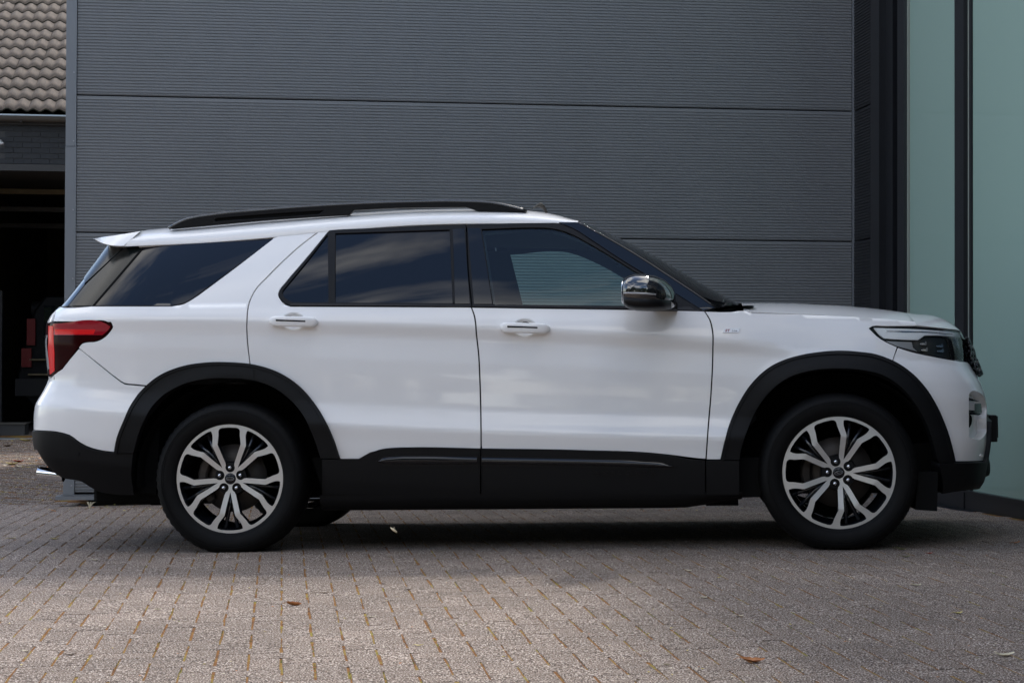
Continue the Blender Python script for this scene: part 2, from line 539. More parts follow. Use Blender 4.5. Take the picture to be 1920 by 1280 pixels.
_cache = {}
def uz(pts):
    """photograph pixels on the body's near side -> (u, z)"""
    pts = np.asarray(pts, float); key = pts.tobytes()
    if key in _cache: return _cache[key]
    z = np.array([cpl(p[0], p[1], .95)[1] for p in pts]); u = np.zeros(len(pts))
    for it in range(9):
        uu, zz = np.meshgrid(UG, z, indexing='ij')
        q = cproj(S(uu, zz).reshape(-1, 3)).reshape(len(UG), len(z), 2)[:, :, 0]
        for j in range(len(z)):
            c = q[:, j]; a, b_ = c.argmin(), c.argmax()
            x = pts[j, 0]
            if x < c[a]: u[j] = max(U_R, UG[a] - (c[a] - x) / 378.)
            elif x > c[b_]: u[j] = min(U_F, UG[b_] + (x - c[b_]) / 378.)
            else: u[j] = np.interp(x, np.maximum.accumulate(c[a:b_ + 1]), UG[a:b_ + 1])
        y = cproj(S(u, z))[:, 1]
        z = z + (y - pts[:, 1]) / 378. * .95
    r = np.stack([u, z], 1); _cache[key] = r
    return r

SIDE = 1            # 1: near side, -1: far side (mirrored)
def mir(P):
    P = np.array(P, float)
    if SIDE < 0: P = P * np.array([1, -1, 1])
    return P

def skin(name, loop, m, parent, off=0.0, gap=0.0, depth=0.015, step=(.03, .024), holes=(), dense=(), hdepth=None, raw=False, fl_m=None):
    """a sheet following the body surface, with its edges turned in"""
    L = loop if raw else uz(loop)
    if poly_area(L) < 0: L = L[::-1]
    L = shrink(L, gap)
    H = [(h if raw else uz(h)) for h in holes]
    H = [shrink(h[::-1] if poly_area(h) < 0 else h, -gap) for h in H]
    V, F = cdt(L, H, step, dense)
    P = S(V[:, 0], V[:, 1], off); N = SN(V[:, 0], V[:, 1])
    verts = [P]; norms = [N]; faces = []
    for f in F:
        a, b_, c = V[f]
        cr = (b_[0]-a[0])*(c[1]-a[1]) - (b_[1]-a[1])*(c[0]-a[0])
        faces.append(f if cr > 0 else f[::-1])
    k = len(P); midx = [0] * len(faces)
    for loop_, dd in [(L, depth)] + [(h, hdepth if hdepth is not None else depth) for h in H]:
        if dd <= 0: continue
        A = S(loop_[:, 0], loop_[:, 1], off); NN = SN(loop_[:, 0], loop_[:, 1])
        t = np.roll(A, -1, 0) - np.roll(A, 1, 0); sgn = 1 if loop_ is L else -1
        o_ = np.cross(t, NN) * sgn; o_ /= (np.linalg.norm(o_, axis=1, keepdims=True) + 1e-12)
        r1 = min(.004, dd * .35)
        B1 = A - NN * r1 + o_ * r1 * .25; B2 = A - NN * dd
        n = len(A)
        verts += [A, B1, B2]; norms += [(NN * .8 + o_ * .6), (o_ * .97 + NN * .15), o_]
        for rr in range(2):
            for i in range(n):
                j = (i + 1) % n
                q = [k + rr*n + i, k + (rr+1)*n + i, k + (rr+1)*n + j, k + rr*n + j]
                faces.append(q if sgn > 0 else q[::-1]); midx.append(1 if fl_m else 0)
        k += 3 * n
    verts = mir(np.concatenate(verts)); norms = mir(np.concatenate(norms))
    norms /= (np.linalg.norm(norms, axis=1, keepdims=True) + 1e-12)
    if SIDE < 0: faces = [list(f)[::-1] for f in faces]
    return mk(name, verts, faces, None if fl_m else m, parent, normals=norms, mats=[m, fl_m] if fl_m else None, midx=midx if fl_m else None)

def ribbon(name, line, hw, m, parent, off=.004, th=.006):
    """a narrow strip along an open line on the body surface (line in pixels, half width in metres)"""
    L = uz(catmull(line, False, 8))
    t = np.gradient(L, axis=0); t /= (np.linalg.norm(t, axis=1, keepdims=True) + 1e-9)
    n = np.stack([-t[:, 1], t[:, 0]], 1) * hw
    return skin(name, np.concatenate([L + n, (L - n)[::-1]]), m, parent, off=off, depth=th, step=(9, 9), raw=True)

def slab(name, pts, w0, w1, m, parent, holes=(), bevel=0.0):
    """outline in pixels drawn on the car's plane y=-w0, extruded to y=-w1"""
    L = cpl_arr(pts, w0)
    if poly_area(L) < 0: L = L[::-1]
    H = [cpl_arr(h, w0) for h in holes]
    V, F = cdt(L, H, (9, 9))
    n = len(V); P = []
    for w in (w0, w1): P += [(v[0], -w, v[1]) for v in V]
    faces = [list(f) for f in F] + [[i + n for i in f][::-1] for f in F]
    k = 2 * n
    for lp in [L] + H:
        c = len(lp)
        P += [(v[0], -w0, v[1]) for v in lp] + [(v[0], -w1, v[1]) for v in lp]
        faces += [[k + i, k + c + i, k + c + (i + 1) % c, k + (i + 1) % c] for i in range(c)]
        k += 2 * c
    o = mk(name, mir(P), faces, m, parent)
    bm = bmesh.new(); bm.from_mesh(o.data); bmesh.ops.remove_doubles(bm, verts=bm.verts, dist=1e-5)
    bmesh.ops.recalc_face_normals(bm, faces=bm.faces); bm.to_mesh(o.data); bm.free()
    if bevel:
        md = o.modifiers.new('edge', 'BEVEL'); md.width = bevel; md.segments = 2; md.limit_method = 'ANGLE'
    return o

def sline(pts, step=8): return catmull(pts, False, step)
def sloop(pts, step=8): return catmull(pts, True, step)
def loft(name, secs, m, parent, smooth=True, n=20, pw=2.6):
    """secs: (x, y_lo, y_hi, z_lo, z_hi): rounded sections along x"""
    P = []
    for (x, y0, y1, z0, z1) in secs:
        ring = []
        for k in range(n):
            a = 2 * math.pi * k / n; c, s_ = math.cos(a), math.sin(a)
            ring.append((x, (y0+y1)/2 + (y1-y0)/2 * math.copysign(abs(c) ** (2/pw), c), (z0+z1)/2 + (z1-z0)/2 * math.copysign(abs(s_) ** (2/pw), s_)))
        P.append(ring)
    P = mir(np.array(P)); ns = len(secs)
    V = P.reshape(-1, 3); F = []
    for i in range(ns - 1):
        for k in range(n):
            F.append([i*n+k, i*n+(k+1) % n, (i+1)*n+(k+1) % n, (i+1)*n+k])
    F.append(list(range(n))[::-1]); F.append([(ns-1)*n + k for k in range(n)])
    o = mk(name, V, F, m, parent, smooth)
    bm = bmesh.new(); bm.from_mesh(o.data); bmesh.ops.recalc_face_normals(bm, faces=bm.faces); bm.to_mesh(o.data); bm.free()
    return o

def text_mesh(name, body, size, m, parent, loc, rot, depth=.001, shear=0.0, spacing=1.0, bold=0.0, sx=1.0):
    cu = bpy.data.curves.new(name, 'FONT'); cu.body = body; cu.size = size; cu.extrude = depth
    cu.shear = shear; cu.space_character = spacing; cu.offset = bold; cu.align_x = 'CENTER'; cu.align_y = 'CENTER'
    cu.resolution_u = 3
    tmp = bpy.data.objects.new(name, cu); COL.objects.link(tmp)
    dg = bpy.context.evaluated_depsgraph_get(); dg.update()
    me = bpy.data.meshes.new_from_object(tmp.evaluated_get(dg))
    bpy.data.objects.remove(tmp)
    me.materials.clear(); me.materials.append(m)
    o = bpy.data.objects.new(name, me); o.location = loc; o.rotation_euler = rot; o.scale = (sx, 1, 1)
    return link(o, parent)


# ================================================================== THE YARD
GA = R(7.2)
GD = np.array([math.cos(GA), math.sin(GA)]); GU = np.array([-math.sin(GA), math.cos(GA)])   # along and across the brick courses

def stone_mat(name, use_attr=True):
    m, n, l, b = nmat(name)
    b.inputs['Roughness'].default_value = 0.85; b.inputs['Specular IOR Level'].default_value = 0.3
    tc = n.new('ShaderNodeTexCoord')
    geo = n.new('ShaderNodeNewGeometry')
    sp = n.new('ShaderNodeTexNoise'); sp.inputs['Scale'].default_value = 165; sp.inputs['Detail'].default_value = 2.5; sp.inputs['Roughness'].default_value = .7
    l.new(geo.outputs['Position'], sp.inputs['Vector'])
    rp = n.new('ShaderNodeValToRGB'); e = rp.color_ramp.elements
    e[0].position = .38; e[0].color = (.028, .022, .019, 1)
    e[1].position = .63; e[1].color = (.86, .77, .69, 1)
    q = e.new(.46); q.color = (.140, .102, .078, 1); q = e.new(.55); q.color = (.285, .213, .165, 1)
    l.new(sp.outputs['Fac'], rp.inputs['Fac'])
    # warm grains
    s2 = n.new('ShaderNodeTexNoise'); s2.inputs['Scale'].default_value = 120; s2.inputs['Detail'].default_value = 2
    l.new(geo.outputs['Position'], s2.inputs['Vector'])
    r2 = n.new('ShaderNodeValToRGB'); r2.color_ramp.elements[0].position = .60; r2.color_ramp.elements[1].position = .68
    l.new(s2.outputs['Fac'], r2.inputs['Fac'])
    mx = n.new('ShaderNodeMix'); mx.data_type = 'RGBA'; mx.inputs[7].default_value = (.24, .135, .10, 1)
    mm = n.new('ShaderNodeMath'); mm.operation = 'MULTIPLY'; mm.inputs[1].default_value = .55
    l.new(r2.outputs['Color'], mm.inputs[0]); l.new(mm.outputs[0], mx.inputs['Factor']); l.new(rp.outputs['Color'], mx.inputs[6])
    # each stone its own tone, and broad dirt
    if use_attr:
        at = n.new('ShaderNodeAttribute'); at.attribute_name = 'tone'; tone = at.outputs['Fac']
    else:
        oi = n.new('ShaderNodeObjectInfo'); tone = oi.outputs['Random']
    mr = n.new('ShaderNodeMapRange'); mr.inputs['To Min'].default_value = .74; mr.inputs['To Max'].default_value = .90
    l.new(tone, mr.inputs['Value'])
    big = n.new('ShaderNodeTexNoise'); big.inputs['Scale'].default_value = 1.1; big.inputs['Detail'].default_value = 6
    l.new(geo.outputs['Position'], big.inputs['Vector'])
    mb_ = n.new('ShaderNodeMapRange'); mb_.inputs['From Min'].default_value = .3; mb_.inputs['From Max'].default_value = .7
    mb_.inputs['To Min'].default_value = .84; mb_.inputs['To Max'].default_value = 1.12
    l.new(big.outputs['Fac'], mb_.inputs['Value'])
    mu = n.new('ShaderNodeMath'); mu.operation = 'MULTIPLY'; l.new(mr.outputs[0], mu.inputs[0]); l.new(mb_.outputs[0], mu.inputs[1])
    sc = n.new('ShaderNodeVectorMath'); sc.operation = 'SCALE'
    l.new(mx.outputs[2], sc.inputs[0]); l.new(mu.outputs[0], sc.inputs['Scale']); l.new(sc.outputs[0], b.inputs['Base Color'])
    bp = n.new('ShaderNodeBump'); bp.inputs['Strength'].default_value = .8; bp.inputs['Distance'].default_value = .004
    l.new(sp.outputs['Fac'], bp.inputs['Height']); l.new(bp.outputs['Normal'], b.inputs['Normal'])
    return m

def joint_mat():
    m, n, l, b = nmat('joint_moss')
    b.inputs['Roughness'].default_value = 1.0; b.inputs['Specular IOR Level'].default_value = .1
    g = n.new('ShaderNodeNewGeometry')
    no = n.new('ShaderNodeTexNoise'); no.inputs['Scale'].default_value = 7; no.inputs['Detail'].default_value = 8; no.inputs['Roughness'].default_value = .75
    l.new(g.outputs['Position'], no.inputs['Vector'])
    rp = n.new('ShaderNodeValToRGB'); e = rp.color_ramp.elements
    e[0].position = .33; e[0].color = (.085, .050, .032, 1); e[1].position = .72; e[1].color = (.15, .17, .035, 1)
    for p, c in ((.43, (.19, .095, .042, 1)), (.50, (.24, .115, .042, 1)), (.56, (.26, .18, .06, 1)), (.63, (.25, .22, .05, 1))):
        q = e.new(p); q.color = c
    l.new(no.outputs['Fac'], rp.inputs['Fac'])
    n2 = n.new('ShaderNodeTexNoise'); n2.inputs['Scale'].default_value = 180; n2.inputs['Detail'].default_value = 3
    l.new(g.outputs['Position'], n2.inputs['Vector'])
    mr = n.new('ShaderNodeMapRange'); mr.inputs['From Min'].default_value = .3; mr.inputs['From Max'].default_value = .7; mr.inputs['To Min'].default_value = .55; mr.inputs['To Max'].default_value = 1.35
    l.new(n2.outputs['Fac'], mr.inputs['Value'])
    sc = n.new('ShaderNodeVectorMath'); sc.operation = 'SCALE'; l.new(rp.outputs['Color'], sc.inputs[0]); l.new(mr.outputs[0], sc.inputs['Scale'])
    l.new(sc.outputs[0], b.inputs['Base Color'])
    bp = n.new('ShaderNodeBump'); bp.inputs['Strength'].default_value = 1; bp.inputs['Distance'].default_value = .006
    l.new(n2.outputs['Fac'], bp.inputs['Height']); l.new(bp.outputs['Normal'], b.inputs['Normal'])
    return m

def far_paving_mat():
    m, n, l, b = nmat('far_paving')
    b.inputs['Roughness'].default_value = .9
    g = n.new('ShaderNodeNewGeometry')
    mp = n.new('ShaderNodeMapping'); mp.inputs['Rotation'].default_value = (0, 0, -GA)
    l.new(g.outputs['Position'], mp.inputs['Vector'])
    br = n.new('ShaderNodeTexBrick'); br.inputs['Scale'].default_value = 1.0
    br.inputs['Brick Width'].default_value = .21; br.inputs['Row Height'].default_value = .105; br.inputs['Mortar Size'].default_value = .004
    br.inputs['Color1'].default_value = (.21, .175, .16, 1); br.inputs['Color2'].default_value = (.28, .24, .22, 1); br.inputs['Mortar'].default_value = (.16, .10, .05, 1)
    l.new(mp.outputs[0], br.inputs['Vector'])
    no = n.new('ShaderNodeTexNoise'); no.inputs['Scale'].default_value = 60; no.inputs['Detail'].default_value = 4
    l.new(g.outputs['Position'], no.inputs['Vector'])
    mr = n.new('ShaderNodeMapRange'); mr.inputs['To Min'].default_value = .6; mr.inputs['To Max'].default_value = 1.4
    l.new(no.outputs['Fac'], mr.inputs['Value'])
    sc = n.new('ShaderNodeVectorMath'); sc.operation = 'SCALE'; l.new(br.outputs['Color'], sc.inputs[0]); l.new(mr.outputs[0], sc.inputs['Scale'])
    l.new(sc.outputs[0], b.inputs['Base Color'])
    return m

M['stone'] = stone_mat('exposed_aggregate_stone'); M['stone1'] = stone_mat('exposed_aggregate_stone_single', False)
M['joint'] = joint_mat(); M['farpave'] = far_paving_mat()

# bed of the joints, following the falls of the yard
def sheet(name, xs_, ys_, dz, m):
    P = np.array([[(x, y, float(zg(x, y)) + dz) for y in ys_] for x in xs_])
    return grid_mesh(name, P, m, smooth=True)
BX0, BX1, BY0, BY1 = -7.6, 4.6, 3.5, 22.5
bed = sheet('ground', np.linspace(BX0, BX1, 25), np.concatenate([np.array([BY0, 5, 7, 8.6, 9.1, 9.6, 10.5, 11.5, 12.5, 13.1, 13.4]), np.linspace(13.9, BY1, 14)]), -.0024, M['joint'])
tag(bed, kind='structure')
XS_ = [-90, -40, -20, -12, BX0, -5, -2, 1, 3, BX1, 8, 20, 45, 90]
YS_ = [-90, -40, -15, -4, 0, BY0, 5.5, 8.6, 9.1, 10.5, 12.5, 13.4, 16, 19, 22, BY1, 26, 34, 60, 120]
V = [(x, y, float(zg(x, y)) - .001) for x in XS_ for y in YS_]; F = []
for i in range(len(XS_) - 1):
    for j in range(len(YS_) - 1):
        if BX0 <= XS_[i] < BX1 and BY0 <= YS_[j] < BY1: continue
        k = i * len(YS_) + j; F.append([k, k + len(YS_), k + len(YS_) + 1, k + 1])
yd = mk('yard', V, F, M['farpave'])
tag(yd, kind='structure')

# herringbone bricks 200 x 100 mm
BW = .1060
def brick_geo(cx, cy, lx, ly, z, tx, ty, rot, ch=.004, h=.03):
    hx, hy = lx / 2, ly / 2
    c, s_ = math.cos(rot), math.sin(rot)
    out = []
    for (ix, iy, dz) in ((hx, hy, -h), (hx, hy, -ch), (hx - ch, hy - ch, 0)):
        for sx, sy in ((-1, -1), (1, -1), (1, 1), (-1, 1)):
            x, y = sx * ix, sy * iy
            out.append((cx + x * c - y * s_, cy + x * s_ + y * c, z + dz + x * tx + y * ty))
    return out
BF = [[8, 9, 10, 11]] + [[4 + i, 4 + (i + 1) % 4, 8 + (i + 1) % 4, 8 + i] for i in range(4)] + [[i, (i + 1) % 4, 4 + (i + 1) % 4, 4 + i] for i in range(4)]

WALL0 = np.array([-3.178, 13.18]); WD = np.array([math.cos(R(7.1)), math.sin(R(7.1))]); WNn = np.array([WD[1], -WD[0]])   # WNn points to the camera
GL0 = np.array([2.88, 11.66]); GLD = np.array([math.sin(R(7.1)), -math.cos(R(7.1))])        # towards the camera
bricks = []
for i in range(-150, 120):
    for j in range(20, 260):
        t = (i + j) % 4
        if t not in (0, 2): continue
        if t == 0: a, b_, lx, ly = (i + 1.0) * BW, (j + .5) * BW, 2, 1
        else: a, b_, lx, ly = (i + .5) * BW, (j + 1.0) * BW, 1, 2
        p = GD * a + GU * b_
        if p[1] < BY0 - .05 or p[1] > 22.0 or p[0] < BX0 - .05 or p[0] > BX1 + .05: continue
        if p[1] > 14 and p[0] > -1: continue
        rel = p - WALL0
        along, out = rel @ WD, rel @ WNn
        if out < -.32 and along > -.10: continue             # inside the ribbed building
        g_ = p - GL0
        if g_[0] * GLD[1] * -1 + g_[1] * GLD[0] > -.03 and p[1] < 14: continue    # beyond the glazed front
        bricks.append((p[0], p[1], lx, ly))
print('bricks', len(bricks))
bricks = np.array(bricks)
BX = bricks[:, :2]
pr = project(np.concatenate([BX, zg(BX[:, 0], BX[:, 1])[:, None]], 1))
vis = (pr[:, 0] > 10) & (pr[:, 0] < 1910) & (pr[:, 1] < 1272) & (pr[:, 1] > 0)
order = np.argsort(np.where(vis, BX[:, 1], 1e3))
single = set(order[:300].tolist())
sv, sf, st_ = [], [], []
for k, (x, y, lx, ly) in enumerate(bricks):
    z = float(zg(x, y)) + random.gauss(0, .0004)
    gap = random.uniform(.0055, .0095)
    L_, W_ = lx * BW - gap, ly * BW - random.uniform(.0012, .0034)
    rot = GA + random.gauss(0, .012); tx, ty = .0175 + random.gauss(0, .0022), (-.0122 if y > 9.1 else .012) + random.gauss(0, .0022)
    ch = random.uniform(.0012, .0025)
    jx, jy = random.gauss(0, .0011), random.gauss(0, .0011)
    if k in single:
        g = brick_geo(0, 0, L_, W_, 0, tx, ty, rot, ch)
        me = bpy.data.meshes.new('brick'); me.from_pydata(g, [], BF); me.materials.append(M['stone1'])
        o = bpy.data.objects.new('brick', me); o.location = (x + jx, y + jy, z); o.parent = bed; COL.objects.link(o)
    else:
        g = brick_geo(x + jx, y + jy, L_, W_, z, tx, ty, rot, ch)
        kk = len(sv); sv += g; sf += [[q + kk for q in f] for f in BF]; st_ += [random.random()] * 12
so = mk('brick_paving', sv, sf, M['stone'], bed); add_tone(so, st_); tag(so, kind='stuff')

# ================================================================== RIBBED GREY BUILDING
def clad_mat(name, col, rough):
    m, n, l, b = nmat(name)
    b.inputs['Roughness'].default_value = rough; b.inputs['Specular IOR Level'].default_value = .55
    g = n.new('ShaderNodeNewGeometry')
    mp = n.new('ShaderNodeMapping'); mp.inputs['Scale'].default_value = (1.6, 1.6, .35)
    l.new(g.outputs['Position'], mp.inputs['Vector'])
    no = n.new('ShaderNodeTexNoise'); no.inputs['Scale'].default_value = 1.6; no.inputs['Detail'].default_value = 8; no.inputs['Roughness'].default_value = .65
    l.new(mp.outputs[0], no.inputs['Vector'])
    rp = n.new('ShaderNodeValToRGB'); rp.color_ramp.elements[0].position = .3; rp.color_ramp.elements[1].position = .75
    rp.color_ramp.elements[0].color = (*[c * .965 for c in col], 1); rp.color_ramp.elements[1].color = (*[c * 1.05 for c in col], 1)
    l.new(no.outputs['Fac'], rp.inputs['Fac'])
    n2 = n.new('ShaderNodeTexNoise'); n2.inputs['Scale'].default_value = 45; n2.inputs['Detail'].default_value = 3
    l.new(g.outputs['Position'], n2.inputs['Vector'])
    r2 = n.new('ShaderNodeValToRGB'); r2.color_ramp.elements[0].position = .70; r2.color_ramp.elements[1].position = .76
    r2.color_ramp.elements[1].color = (.5, .5, .5, 1)
    l.new(n2.outputs['Fac'], r2.inputs['Fac'])
    mx = n.new('ShaderNodeMix'); mx.data_type = 'RGBA'; mx.inputs[7].default_value = (*[c * .85 for c in col], 1)
    l.new(r2.outputs['Color'], mx.inputs['Factor']); l.new(rp.outputs['Color'], mx.inputs[6]); l.new(mx.outputs[2], b.inputs['Base Color'])
    mr = n.new('ShaderNodeMapRange'); mr.inputs['From Min'].default_value = .3; mr.inputs['From Max'].default_value = .7
    mr.inputs['To Min'].default_value = rough - .03; mr.inputs['To Max'].default_value = rough + .05
    l.new(no.outputs['Fac'], mr.inputs['Value']); l.new(mr.outputs[0], b.inputs['Roughness'])
    return m
M['panel'] = clad_mat('anthracite_coated_steel', (.174, .180, .188), .36)
M['flash'] = clad_mat('anthracite_flashing', (.178, .190, .206), .34)
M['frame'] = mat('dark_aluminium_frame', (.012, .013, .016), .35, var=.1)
M['black'] = mat('unlit_black', (.004, .004, .004), .9)
M['screw'] = mat('screw_head', (.35, .36, .38), .35, metal=.8)

def wp(s, out, z):                      # point on the ribbed wall: along, out towards the camera, height over the camera
    p = WALL0 + WD * s + WNn * out
    return (p[0], p[1], CAM_H + z)
shed = empty('ribbed_building', wp(0, 0, -1.0))
tag(shed, 'dark grey shed wall of fine horizontal ribbed metal panels behind the white car', 'building')
WH = 6.5
S_END = 5.83
def child(o, root):
    """keep the world placement while hanging a part on its thing"""
    o.parent = root; o.matrix_parent_inverse = root.matrix_world.inverted() if root.matrix_world != Matrix() else Matrix.Translation(root.location).inverted()
    return o

def rib_panel(name, z0, z1, s0, s1, P, root, m=None, pitch=1.0 / 45):
    """a sandwich panel with trapezoid micro ribs; P(s, out, z) places it"""
    prof = [(z0 + .004, -.03), (z0 + .004, .0), (z0 + .010, .004)]
    n = int(round((z1 - z0 - .034) / pitch)); a = z0 + .012
    pt = (z1 - z0 - .034) / n
    for i in range(n):
        b_ = a + i * pt
        prof += [(b_ + pt * .02, .0046), (b_ + pt * .16, -.0014), (b_ + pt * .46, -.0014), (b_ + pt * .60, .0046)]
    prof += [(a + n * pt + .002, .004), (z1 - .010, .004), (z1 - .006, .0), (z1 - .006, -.03)]
    ss = np.linspace(s0, s1, 7)
    G = np.array([[P(s, o_ + .0012 * math.sin(s * 1.9 + z0 * 3), z) for z, o_ in prof] for s in ss])
    V = G.reshape(-1, 3); k = len(prof); F = []
    for i in range(len(ss) - 1):
        for j in range(k - 1): F.append([i*k+j, (i+1)*k+j, (i+1)*k+j+1, i*k+j+1])
    o = mk(name, V, F, m or M['panel'])
    return child(o, root)
zj = [-.915, -.0215, .9785, 1.9785, 2.9785, 3.9785, 4.9785, 5.9785, WH]
for a, b_ in zip(zj[:-1], zj[1:]):
    rib_panel('wall_panel', a, b_, .005, S_END - .005, wp, shed)
def wbox(name, s0, s1, o0, o1, z0, z1, m, root=None, P=wp):
    mb = MB()
    c = [P(s, o_, z) for s in (s0, s1) for o_ in (o0, o1) for z in (z0, z1)]
    mb.add(c, [[0, 1, 3, 2], [4, 6, 7, 5], [0, 4, 5, 1], [2, 3, 7, 6], [0, 2, 6, 4], [1, 5, 7, 3]])
    o = mb.build(name, m)
    return child(o, root) if root is not None else o
wbox('building_core', -.06, S_END + .4, -6.0, -.035, -.93, WH, M['black'], shed)
wbox('corner_flashing', -.075, .003, -.12, .012, -.925, 1.60, M['flash'], shed)
wbox('corner_flashing', -.0735, .0015, -.12, .0135, 1.603, WH, M['flash'], shed)
wbox('base_flashing', -.125, S_END, -.06, .055, -.962, -.934, M['flash'], shed)
wbox('base_flashing_top', -.09, S_END, -.05, .030, -.931, -.926, M['panel'], shed)
wbox('end_flashing', S_END, S_END + .062, -.05, .014, -.925, WH, M['flash'], shed)
wbox('end_flashing', S_END + .066, S_END + .10, -.05, .004, -.925, WH, M['frame'], shed)
wbox('roof_edge', -.10, S_END + .1, -6.0, .04, WH, WH + .12, M['flash'], shed)
wbox('plinth', .10, S_END, -.5, -.035, -1.12, -.965, M['black'], shed)
for z_ in (-.90, -.40, .10, .60, 1.10, 1.60, 2.10):
    mb = MB(); p = wp(-.016, .0135, z_ + .04); mb.tube([p, (p[0] + WNn[0] * .004, p[1] + WNn[1] * .004, p[2])], .006, 8); child(mb.build('screw', M['screw']), shed)

# ================================================================== GLAZED FRONT AT THE RIGHT
def gp(t, out, z):                      # t metres along towards the camera, out towards the yard
    n = np.array([GLD[1], -GLD[0]])
    p = GL0 + GLD * t + n * out
    return (p[0], p[1], CAM_H + z)
glz = empty('glazed_front', gp(0, 0, -.9))
tag(glz, 'dark framed building front with tall pale green glass panes right of the car', 'building')
m, n, l, b = nmat('pale_green_glass')
b.inputs['Base Color'].default_value = (.31, .46, .40, 1); b.inputs['Roughness'].default_value = .55
b.inputs['Coat Weight'].default_value = 1.0; b.inputs['Coat Roughness'].default_value = .006; b.inputs['Coat IOR'].default_value = 2.4
M['pane'] = m
M['darkpane'] = mat('unseen_darkening_glass', (.012, .018, .017), .03, spec=.6)  # for the unseen panes, made dark to deepen the shade at the right
M['gasket'] = mat('pale_gasket', (.30, .33, .29), .5)
GBOT = -.80
def zgl(t):
    p = GL0 + GLD * t; return float(zg(p[0], p[1])) - CAM_H
wbox('frame_post', -1.10, -.965, -.05, .035, -1.0, WH, M['frame'], glz, gp)
wbox('glass_edge', -.965, -.955, -.02, .012, GBOT + .03, WH, M['gasket'], glz, gp)
pts_ = []
t = -.95
while t < 10.5:
    t1 = t + .95
    wbox('glass_pane', t + .012, t1 - .01, -.03, .0, -.775, WH, M['pane'] if t < 2.0 else M['darkpane'], glz, gp)
    wbox('frame_post', t1, t1 + .155, -.06, .035, -1.0, WH, M['frame'], glz, gp)
    wbox('glass_edge', t1 + .155, t1 + .195, -.03, .006, -.775, WH, M['gasket'], glz, gp)
    wbox('glass_edge', t1 + .195, t1 + .215, -.03, .014, -.775, WH, M['frame'], glz, gp)
    t = t1 + .215
TEND = t
wbox('bottom_rail', -.96, TEND, -.06, .028, -.905, -.775, M['frame'], glz, gp)
wbox('bottom_rail_lip', -.96, TEND, -.06, .040, -.775, -.762, M['frame'], glz, gp)
wbox('threshold', -1.3, TEND, -.06, .10, -.99, -.885, M['frame'], glz, gp)
wbox('threshold_edge', -1.3, TEND, .10, .145, -.99, -.892, M['flash'], glz, gp)
wbox('recess', -1.75, -1.10, -.35, -.15, -1.0, WH, M['black'], glz, gp)
wbox('frame_post', -1.22, -1.10, -.15, -.03, -1.0, WH, M['black'], glz, gp)
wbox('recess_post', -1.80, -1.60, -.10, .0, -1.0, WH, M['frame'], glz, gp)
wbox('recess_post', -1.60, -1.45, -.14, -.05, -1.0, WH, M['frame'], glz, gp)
wbox('recess_post', -1.42, -1.25, -.22, -.14, -1.0, WH, M['black'], glz, gp)
wbox('building_core', -2.3, TEND, -5.0, -.36, -1.0, WH, M['black'], glz, gp)
wbox('roof_edge', -2.2, TEND, -5.0, .05, WH, WH + .12, M['flash'], glz, gp)
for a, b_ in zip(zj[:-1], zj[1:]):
    rib_panel('wall_panel', a, b_, -2.32, -1.80, lambda s, o_, z: gp(s, -.02 + o_, z), glz, m=M['frame'])  # shade on these return panels is put into the darker frame colour

# ================================================================== TILED BUILDING WITH THE OPEN GARAGE
BO = np.array([-6.9, 22.0 - .13]); 
def bp_(s, out, z):
    p = BO + WD * s + WNn * out
    return (p[0], p[1], CAM_H + z)
gar = empty('tiled_garage', bp_(2, 0, -.86))
tag(gar, 'low building with brown roof tiles and an open dark garage door at far left', 'building')
M['tile'] = mat('weathered_concrete_tile', (.118, .090, .068), .85, var=.3, vscale=9, dirt=(.042, .036, .026), dscale=5, bump=.5, bscale=120)
M['tile_edge'] = mat('tile_lower_edge', (.025, .028, .018), .95)  # darker colour on the lower edge of each tile
M['zinc'] = mat('zinc_gutter', (.36, .40, .43), .35, metal=.7)
M['soffit'] = mat('gutter_side', (.075, .07, .062), .6)
M['dbrick'] = mat('painted_dark_brick', (.021, .025, .030), .75, var=.15, vscale=14, bump=.3)
M['ochre'] = mat('garage_wall', (.10, .08, .045), .9, var=.15)
M['floorc'] = mat('garage_floor', (.06, .055, .05), .7)
M['steel'] = mat('dark_steel', (.035, .036, .037), .6)
LS = 4.6                                   # length of front built
# bricks of the front, seven courses over the opening
zb0 = 2.462; chh = .0655
mb = MB()
for r_ in range(8):
    off = -.11 if r_ % 2 else 0.0
    x = off
    while x < LS:
        L_ = .214
        z0_, z1_ = zb0 + r_ * chh, zb0 + (r_ + 1) * chh - .010
        if x + L_ > 0 and x > .55:
            dd = random.uniform(-.002, .002)
            o = wbox('brick', x, x + L_ - .008, -.05, .004 + dd, z0_, z1_, M['dbrick'], gar, bp_)
        x += L_
wbox('mortar_backing', 0, LS, -.25, -.006, zb0, 3.02, M['steel'], gar, bp_)
wbox('lintel', 0, LS, -.20, .02, 2.375, 2.455, M['steel'], gar, bp_)
# gutter
P = []
for s in np.linspace(0, LS, 3):
    P.append([bp_(s, .12 + .065 * math.cos(a) + .01, 3.02 + .065 * math.sin(a)) for a in np.linspace(R(180), R(360), 9)])
gt = child(grid_mesh('gutter', np.array(P), M['soffit']), gar)
wbox('gutter_rim', 0, LS, .185, .207, 3.018, 3.036, M['zinc'], gar, bp_)
for s in (.95, 1.72): wbox('gutter_bracket', s, s + .02, .02, .20, 2.945, 2.955, M['steel'], gar, bp_)
wbox('eaves_board', 0, LS, .008, .05, 2.93, 3.05, M['steel'], gar, bp_)
